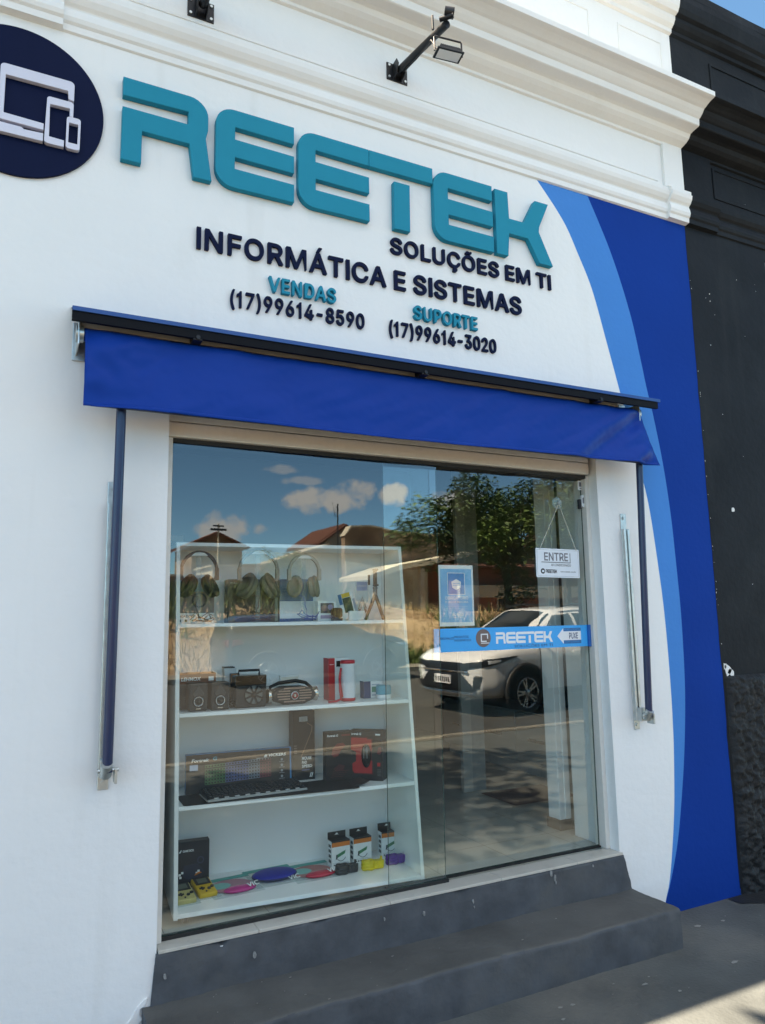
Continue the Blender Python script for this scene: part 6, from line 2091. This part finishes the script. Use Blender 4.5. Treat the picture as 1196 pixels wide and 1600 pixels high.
h5 = thing('carport', 'cream carport with a sloping roof slab in front of the stained wall', 'carport', (14.5, -22, 0))
MB().prism([(11.6, 2.62), (13.0, 3.02), (17.6, 3.82), (17.6, 4.0), (13.0, 3.22), (11.6, 2.78)], -23.9, -21.2, 'y').build('roof', CREAMW, h5)
MB().box(16.0, 17.6, -23.6, -21.4, .5, 3.55).build('wall', CREAMW, h5)
for xx in (11.9, 13.9):
    MB().box(xx, xx + .18, -21.5, -21.3, .8, 2.75 + (xx - 11.6) * .24).build('column', PALEST, h5)
h6 = thing('red_brown_house', 'low red brown house with a cream band behind the street tree', 'house', (19, -21, 0))
MB().box(15.2, 25, -23, -20.6, .5, 3.05).build('wall', REDW, h6)
MB().box(15.15, 25.05, -20.59, -20.40, 1.95, 2.42).build('painted_band', CREAMW, h6)
MB().prism([(-23.3, 3.06), (-20.2, 3.06), (-20.2, 3.14), (-21.6, 3.35), (-23.3, 3.14)], 14.9, 25.3, 'x').build('roof', TILE, h6)
for xx in (17.0, 19.4, 21.6):
    opening(h6, xx, xx + .8, 1.0, 1.9, -20.595, PALEST)
h7 = thing('boundary_wall', 'long low earth stained wall closing the vacant lot behind the weeds', 'wall', (-2, -27, 0))
MB().box(-22, 6.9, -26.3, -26.0, .5, 2.9).build('wall', STAIN, h7)
MB().box(-22, 6.9, -26.36, -25.94, 2.901, 2.98).build('coping', PALEST, h7)
h8 = gable('red_roofed_house', 'distant tiled house further left beyond the boundary wall', -10, -2, -37, -31, 3.8, 5.2, CREAMW, TILE, ridge='x')
# poles
pl_ = thing('utility_pole', 'thin concrete utility pole with a cross arm above the left roofs', 'pole', (7.85, -28.6, 0))
MB().tube([(7.85, -28.6, 0), (7.85, -28.6, 5.35)], [.055, .04], 10).build('pole', PALEST, pl_)
MB().box(7.5, 8.2, -28.66, -28.54, 5.05, 5.13).box(7.62, 8.08, -28.64, -28.56, 5.22, 5.28).build('cross_arm', BLKM, pl_)
an = thing('antenna_mast', 'tall thin antenna mast standing above the dark red roof', 'antenna', (13.5, -28.5, 0))
MB().tube([(13.5, -28.5, .5), (13.5, -28.5, 6.5)], .035, 8).build('mast', BLKM, an)
a_ = MB()
for k in range(4):
    a_.tube([(13.36 - .02 * k, -28.5, 6.42 - k * .14), (13.5, -28.5, 6.32 - k * .14)], .012, 5)
a_.tube([(13.22, -28.5, 6.60), (13.36, -28.5, 5.9)], .012, 5)
a_.build('aerial', BLKM, an)

# power cables
for k, (p, q, lab) in enumerate((((-30, -4.2, 7.6), (40, -4.0, 7.6), 'upper black power cable strung along the street'), ((-30, -3.8, 7.1), (40, -3.6, 7.1), 'lower black power cable strung along the street'),)):
    pts = []
    for i in range(41):
        t = i / 40
        sag = -.5 * (1 - (2 * ((t * 2) % 1) - 1) ** 2)
        pts.append((lerp(p[0], q[0], t), lerp(p[1], q[1], t), lerp(p[2], q[2], t) + sag))
    c_ = MB().tube(pts, .016, 6)
    tag(c_.build('power_cable', RUB, at=(0, -4, 7)), lab, 'cable', group='power cables over the street')
c_ = MB().tube([(-6.0, 12.1, 13.2), (7.82, 2.95, 9.26), (8.40, 2.65, 9.17), (26, -6.8, 6.5)], .010, 6)
tag(c_.build('service_cable', RUB, at=(8, 2.8, 9.2)), 'thin cable crossing the patch of blue sky above the black parapet', 'cable')

# ------------------------------------------------------------------ trees
BARK = M('bark', (.09, .065, .045), .9, var=.3, scale=8, bump=.8, bscale=20)


def leafmat(name, c):
    m = M(name, c, .55, var=.45, scale=1.7, spec=.3)
    return m


LEAF = leafmat('leaf_green', (.105, .165, .040))
LEAF2 = leafmat('leaf_dark', (.060, .105, .032))


def tree(label, x, y, z, hgt, cz, rx, ry, rz_, n, seed, name='street_tree', lf=.075, trunk_r=.14, lean=(0, 0)):
    rnd = random.Random(seed)
    t = thing(name, label, 'tree', (x, y, z))
    tm = MB()
    top = Vector((x + rnd.uniform(-.2, .2), y, cz - rz_ * .45))
    tm.tube([(x, y, z - .05), (x + .05, y - .03, z + hgt * .25), tuple(top)], [trunk_r * 1.25, trunk_r, trunk_r * .75], 10)
    cl = []
    nb_ = 11
    bx, by = x, y
    x, y = x + lean[0], y + lean[1]
    for i in range(nb_):
        a = 2 * pi * i / nb_ + rnd.uniform(-.3, .3)
        e = rnd.uniform(-.35, 1.0)
        q = rnd.uniform(.45, .85)
        c = Vector((x + rx * q * cos(a) * cos(e), y + ry * q * sin(a) * cos(e), cz + rz_ * q * sin(e)))
        mid = top.lerp(c, .5) + Vector((0, 0, .12))
        tm.tube([tuple(top), tuple(mid), tuple(c)], [trunk_r * .5, trunk_r * .28, trunk_r * .1], 6)
        cl.append((c, rnd.uniform(.30, .52)))
        for k in range(3):
            c2 = c + Vector((rnd.gauss(0, rx * .26), rnd.gauss(0, ry * .26), rnd.gauss(0, rz_ * .24)))
            tm.tube([tuple(mid), tuple(mid.lerp(c2, .6) + Vector((0, 0, .04))), tuple(c2)], [trunk_r * .2, trunk_r * .12, .012], 5)
            cl.append((c2, rnd.uniform(.18, .40)))
    tm.build('trunk', BARK, t)
    vs, fs, ms = [], [], []
    sc = (rx + ry + rz_) / 3
    for i in range(n):
        c, r = cl[rnd.randrange(len(cl))]
        d = Vector((rnd.gauss(0, 1), rnd.gauss(0, 1), rnd.gauss(0, 1)))
        d.normalize()
        p = c + d * (r * sc * rnd.uniform(.35, 1) ** .6)
        a = rnd.random() * 6.283
        s = lf * rnd.uniform(.6, 1.3)
        u = Vector((cos(a), sin(a), rnd.uniform(-.5, .3))).normalized()
        w2 = u.cross(Vector((rnd.gauss(0, .5), rnd.gauss(0, .5), 1))).normalized()
        b = len(vs)
        vs += [tuple(p), tuple(p + u * s + w2 * s * .42), tuple(p + u * s * 2.1 + Vector((0, 0, -s * .4))), tuple(p + u * s - w2 * s * .42)]
        fs.append((b, b + 1, b + 2, b + 3))
        ms.append(1 if (nz3(c.x * 1.3, c.y * 1.3, c.z * 1.3) > .08 or rnd.random() < .25) else 0)
    mb = MB().add(vs, fs, 0)
    mb.m = ms
    mb.build('crown', [LEAF, LEAF2], t)
    return t


tree('leafy street tree behind the white car in the door reflection', 12.9, -14.2, .1, 3.2, 3.62, 2.75, 2.0, 1.8, 17000, 21, lf=.085)
tree('broad tree standing further right beyond the red brown house', 17.6, -17.2, .8, 3, 4.6, 2.6, 2.0, 1.9, 6000, 5, lf=.09)
tree('small round bush tree on the lot among the dry grass', 8.6, -22.0, 1.4, 1, 2.9, .9, .9, .8, 2200, 9, lf=.06, trunk_r=.06)
tree('tall pavement tree left of the shop shading the kerb', -4.6, -3.5, .05, 6, 7.4, 3.3, 1.5, 1.2, 7800, 33, lf=.11, trunk_r=.17, lean=(1.0, 1.8))

# ------------------------------------------------------------------ cars
CPAINT_W = M('white_car_paint', (.92, .92, .91), .28, var=.01, coat=.8)
CPAINT_D = M('dark_car_paint', (.020, .023, .027), .25, var=.05, coat=.8)
CGLASS = M('car_window_glass', (.010, .014, .014), .05, var=.05, spec=.8)
CPLAST = M('car_black_plastic', (.022, .022, .023), .55, var=.1, scale=40)
CGRILL = M('car_grille', (.02, .024, .03), .35, .3, var=.15, scale=60)
TYRE = M('tyre_rubber', (.014, .014, .014), .75, var=.15, scale=30)
RIM = M('alloy_rim', (.50, .51, .52), .28, .9, var=.06)
LAMPW = M('headlamp_glass', (.50, .53, .56), .08, .3, var=.1, scale=12)
LAMPR = M('tail_lamp', (.12, .01, .01), .15, var=.1)
PLATE = M('number_plate', (.72, .73, .75), .4)


def interp(tab, x):
    if x <= tab[0][0]:
        return tab[0][1:]
    for a, b in zip(tab[:-1], tab[1:]):
        if a[0] <= x <= b[0]:
            t = (x - a[0]) / (b[0] - a[0])
            return tuple(lerp(p, q, t) for p, q in zip(a[1:], b[1:]))
    return tab[-1][1:]


def make_car(name, label, cat, paint, loc, rz, L=4.27, Wd=1.79, H=1.60, boxy=False):
    """hatchback/crossover lofted from stations; local x forward, z up, origin on the ground at the centre"""
    t = thing(name, label, cat, loc, rz, local=True)
    hw = Wd / 2
    fa, ra = L / 2 - .87, -L / 2 + .83
    # x, half width, bottom z, belt z, deck/roof z, roof half width, inset
    k = H / 1.60
    st_ = [(-L / 2, .70, .42, .86, .93, .58), (-L / 2 + .06, .80, .30, .96, 1.06, .64), (-L / 2 + .22, .86, .24, 1.02, 1.40 * k, .60), (-L / 2 + .50, .885, .22, 1.02, 1.53 * k, .60),
           (-L / 2 + 1.15, hw, .21, 1.00, 1.595 * k, .62), (-L / 2 + 1.95, hw, .21, .985, 1.60 * k, .62), (-L / 2 + 2.45, hw, .21, .98, 1.565 * k, .60), (-L / 2 + 2.85, hw, .21, .98, 1.36 * k, .62),
           (-L / 2 + 3.22, .89, .21, .985, 1.08, .70), (-L / 2 + 3.55, .885, .22, .97, 1.035, .70), (-L / 2 + 3.95, .85, .24, .90, .965, .66), (L / 2 - .10, .76, .26, .82, .88, .58), (L / 2, .62, .36, .70, .76, .46)]
    if boxy:
        st_[2] = (-L / 2 + .12, .85, .24, 1.02, 1.45 * k, .64)
        st_[3] = (-L / 2 + .40, .885, .22, 1.02, 1.57 * k, .64)
    n = 34
    xs = sorted(set([s[0] for s in st_] + [-L / 2 + L * i / n for i in range(n + 1)]))
    rings = []
    for x in xs:
        w0, zb_, zbelt, zt, wr = interp(st_, x)
        cab = max(0, min(1, (zt - zbelt - .12) / .25))
        pts = [(0, zb_), (w0 * .80, zb_), (w0 * .965, zb_ + .08), (w0, lerp(zb_, zbelt, .38)), (w0 * .985, lerp(zb_, zbelt, .66)), (w0 * .995, zbelt - .09), (w0 * .95, zbelt)]
        if cab > 0:
            pts += [(lerp(w0 * .90, w0 * .925, cab), lerp(zt - .04, zbelt + .04, cab)), (lerp(w0 * .8, wr + .045, cab), zt - .075 * cab - .01), (wr * .86, zt - .015), (wr * .5, zt), (0, zt + .008)]
        else:
            pts += [(w0 * .90, lerp(zbelt, zt, .45)), (w0 * .82, lerp(zbelt, zt, .72)), (w0 * .62, lerp(zbelt, zt, .92)), (w0 * .32, zt), (0, zt + .006)]
        rings.append((x, pts))
    m = len(rings[0][1])
    vs, fs, mi = [], [], []
    for x, pts in rings:
        vs += [(x, -p[0], p[1]) for p in pts] + [(x, p[0], p[1]) for p in pts[-2:0:-1]]
    nn = 2 * m - 2
    for i in range(len(rings) - 1):
        for j in range(nn):
            fs.append((i * nn + j, (i + 1) * nn + j, (i + 1) * nn + (j + 1) % nn, i * nn + (j + 1) % nn))
            mi.append(0)
    fs.append(tuple(range(nn)))
    fs.append(tuple(range((len(rings) - 1) * nn, len(rings) * nn))[::-1])
    mi += [0, 0]
    mb = MB()
    mb.add(vs, fs, 0, True)
    body = mb.build('body', paint, t, world=False)
    ss = body.modifiers.new('s', 'SUBSURF')
    ss.levels = ss.render_levels = 1
    # surface for conforming panels
    dg = bpy.context.evaluated_depsgraph_get()
    ev = body.evaluated_get(dg)
    me = ev.to_mesh()
    bv = BVHTree.FromPolygons([v.co.copy() for v in me.vertices], [tuple(p.vertices) for p in me.polygons])
    ev.to_mesh_clear()

    def hit(o_, d_):
        r_ = bv.ray_cast(Vector(o_), Vector(d_))
        return r_[0]

    def panel(pname, poly, axis, mat, off=.006, par=None, step=.03):
        """a thin skin over the body inside a polygon: axis 'side-','side+' use (x,z); 'front','rear' use (y,z); 'top' uses (x,y)"""
        x0, x1 = min(p[0] for p in poly), max(p[0] for p in poly)
        z0, z1 = min(p[1] for p in poly), max(p[1] for p in poly)
        q = MB()
        # triangulate by scanning columns
        cols_ = max(2, int((x1 - x0) / step))
        rows_ = 6
        V = []
        for i in range(cols_ + 1):
            x = lerp(x0 + 1e-4, x1 - 1e-4, i / cols_)
            zz_ = []
            for a, b in zip(poly, poly[1:] + poly[:1]):
                if (a[0] - x) * (b[0] - x) <= 0 and abs(a[0] - b[0]) > 1e-9:
                    zz_.append(lerp(a[1], b[1], (x - a[0]) / (b[0] - a[0])))
            lo, hi = (min(zz_), max(zz_)) if zz_ else (z0, z0)
            for j in range(rows_ + 1):
                z = lerp(lo, hi, j / rows_)
                o_, d_ = {'side-': ((x, -3, z), (0, 1, 0)), 'side+': ((x, 3, z), (0, -1, 0)), 'front': ((4, x, z), (-1, 0, 0)), 'rear': ((-4, x, z), (1, 0, 0)), 'top': ((x, z, 4), (0, 0, -1))}[axis]
                h_ = hit(o_, d_)
                V.append((h_ if h_ is not None else Vector(o_) + Vector(d_) * (3 - hw if axis.startswith('side') else 4 - L / 2)) - Vector(d_) * off)
        F_ = []
        for i in range(cols_):
            for j in range(rows_):
                a = i * (rows_ + 1) + j
                f_ = (a, a + rows_ + 1, a + rows_ + 2, a + 1)
                F_.append(f_)
        q.add(V, F_, 0, True)
        o2 = q.build(pname, mat, par or t, world=False)
        sd_ = o2.modifiers.new('t', 'SOLIDIFY')
        sd_.thickness = .008
        sd_.offset = 0
        return o2
    # glazing
    b0, kz = 1.02, k
    for s in ('side-', 'side+'):
        panel('front_window', [(-L / 2 + 2.10, b0 + .02), (-L / 2 + 3.02, b0 + .03), (-L / 2 + 2.50, 1.46 * kz), (-L / 2 + 2.12, 1.49 * kz)], s, CGLASS)
        panel('rear_window', [(-L / 2 + 1.10, b0 + .03), (-L / 2 + 2.04, b0 + .02), (-L / 2 + 2.06, 1.49 * kz), (-L / 2 + 1.12, 1.47 * kz)], s, CGLASS)
        panel('quarter_window', [(-L / 2 + .52, b0 + .10), (-L / 2 + 1.04, b0 + .04), (-L / 2 + 1.05, 1.46 * kz), (-L / 2 + .68, 1.42 * kz)], s, CGLASS)
        # sill and arch cladding, handles, seams
        panel('sill_cladding', [(fa - .36, .235), (ra + .36, .235), (ra + .36, .36), (fa - .36, .36)], s, CPLAST, .010)
        for xx in (-L / 2 + 1.08, -L / 2 + 2.06, -L / 2 + 3.06):
            panel('door_seam', [(xx, .40), (xx + .012, .40), (xx + .012, 1.0), (xx, 1.0)], s, CPLAST, .0015, step=.006)
        for xx in (-L / 2 + 1.20, -L / 2 + 2.16):
            panel('door_handle', [(xx, .88), (xx + .19, .885), (xx + .19, .915), (xx, .91)], s, paint, .022)
    panel('windscreen', [(-L / 2 + 2.52, -.56), (-L / 2 + 3.16, -.68), (-L / 2 + 3.16, .68), (-L / 2 + 2.52, .56)], 'top', CGLASS, .004)
    panel('rear_screen', [(-.50, 1.06), (.50, 1.06), (.46, 1.38 * kz), (-.46, 1.38 * kz)], 'rear', CGLASS, .010)
    # face
    panel('lower_grille', [(-.50, .37), (.50, .37), (.68, .40), (.42, .64), (-.42, .64), (-.68, .40)], 'front', CGRILL, .010)
    panel('upper_grille', [(-.52, .67), (.52, .67), (.56, .74), (.40, .79), (-.40, .79), (-.56, .74)], 'front', CGRILL, .012)
    panel('grille_bar', [(-.56, .645), (.56, .645), (.56, .672), (-.56, .672)], 'front', CHROME, .020)
    for s in (-1, 1):
        panel('headlight', [(s * .40, .69), (s * .82, .75), (s * .84, .83), (s * .40, .775)], 'front', CGRILL, .014)
        sx = 'side-' if s < 0 else 'side+'
        panel('headlight_tail', [(L / 2 - .14, .74), (L / 2 - .68, .86), (L / 2 - .72, .885), (L / 2 - .14, .84)], sx, CGRILL, .010)
        panel('headlight_lens', [(L / 2 - .20, .77), (L / 2 - .40, .80), (L / 2 - .40, .835), (L / 2 - .20, .825)], sx, LAMPW, .016)
        panel('fog_lamp', [(s * .62, .42), (s * .74, .44), (s * .76, .60), (s * .66, .62)], 'front', CPLAST, .010)
        panel('tail_light', [(s * .55, .86), (s * .80, .84), (s * .78, 1.0), (s * .52, .98)], 'rear', LAMPR, .014)
        panel('side_tail_light', [(-L / 2 + .10, .86), (-L / 2 + .34, .90), (-L / 2 + .30, 1.0), (-L / 2 + .12, 1.0)], sx, LAMPR, .012)
    panel('bumper_lip', [(-.64, .30), (.64, .30), (.60, .345), (-.60, .345)], 'front', CHROME if paint is CPAINT_W else CPLAST, .016)
    q = MB().box(L / 2 - .0, L / 2 + .022, -.20, .20, .47, .60, 0)
    for i in range(7):
        q.box(L / 2 + .0225, L / 2 + .0235, -.165 + i * .049, -.135 + i * .049, .495, .565, 1)
    q.build('number_plate', [PLATE, CPLAST], t, world=False, bevel=.003)
    # wheels in dark wells
    for (ax_, s) in ((fa, -1), (fa, 1), (ra, -1), (ra, 1)):
        q = MB()
        pts = [(ax_ + .385 * cos(R(a)), .335 + .385 * sin(R(a))) for a in range(0, 181, 10)] + [(ax_ - .385, .20), (ax_ + .385, .20)]
        q.prism(pts, min(s * (hw - .22), s * (hw + .012)), max(s * (hw - .22), s * (hw + .012)), 'y')
        q.build('wheel_well', M('wheel_well_black', (.006, .006, .006), .9), t, world=False)
        q = MB()
        vs_, fs_ = [], []
        na = 20
        for i in range(na + 1):
            a = R(-14 + 208 * i / na)
            for (rr_, yy) in ((.375, hw + .004), (.375, hw + .024), (.435, hw + .020), (.440, hw - .01)):
                vs_.append((ax_ + rr_ * cos(a), s * yy, .335 + rr_ * sin(a)))
        for i in range(na):
            for j in range(3):
                fs_.append((i * 4 + j, i * 4 + j + 1, (i + 1) * 4 + j + 1, (i + 1) * 4 + j) if s > 0 else (i * 4 + j, (i + 1) * 4 + j, (i + 1) * 4 + j + 1, i * 4 + j + 1))
        q.add(vs_, fs_, 0, True)
        q.build('wheel_arch', CPLAST, t, world=False)
        X = Matrix.Translation((ax_, s * (hw - .085), .335)) @ Matrix.Rotation(R(-s * 90), 4, 'X')
        q = MB().lathe([(.215, -.09), (.30, -.10), (.328, -.085), (.335, -.05), (.335, .05), (.328, .085), (.30, .10), (.225, .098), (.215, .08)], 32, 0, X=X, caps=False)
        ty = q.build('wheel', TYRE, t, world=False)
        q = MB()
        q.lathe([(.218, .06), (.222, .104), (.208, .106), (.200, .05)], 32, 0, X=X, caps=False)
        for i in range(5):
            for dd in (-9, 9):
                Xs = X @ Matrix.Rotation(R(72 * i + dd), 4, 'Z')
                q.prism([(.045, -.016), (.205, -.012), (.205, .012), (.045, .016)], .070, .098, 'z', 0, X=Xs)
        q.lathe([(.055, .07), (.055, .104), (.030, .110), (0, .111)], 20, 0, X=X)
        q.build('rim', RIM, ty, world=False)
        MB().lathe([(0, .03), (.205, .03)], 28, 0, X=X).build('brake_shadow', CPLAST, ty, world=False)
    for s in (-1, 1):
        q = MB().ell((-L / 2 + 2.92, s * (hw + .07), 1.06), (.075, .10, .065), 14, 8)
        q.tube([(-L / 2 + 2.92, s * (hw - .06), 1.01), (-L / 2 + 2.92, s * (hw + .04), 1.04)], .02, 6)
        q.build('wing_mirror', paint, t, world=False)
        if not boxy:
            pts = [(-L / 2 + .75, s * .57, 1.545 * kz), (-L / 2 + .95, s * .585, 1.62 * kz), (-L / 2 + 2.0, s * .60, 1.64 * kz), (-L / 2 + 2.35, s * .585, 1.59 * kz)]
            MB().tube(pts, .016, 8).build('roof_rail', CPLAST, t, world=False)
    return t


make_car('parked_car', 'white crossover parked at the kerb, its right front side mirrored in the glass door', 'car', CPAINT_W, (8.0, -6.74, .012), R(172))
make_car('parked_car', 'dark grey car parked across the street, dimly mirrored behind the shelf goods', 'car', CPAINT_D, (5.95, -12.25, .012), 0.0, H=1.50, boxy=True)
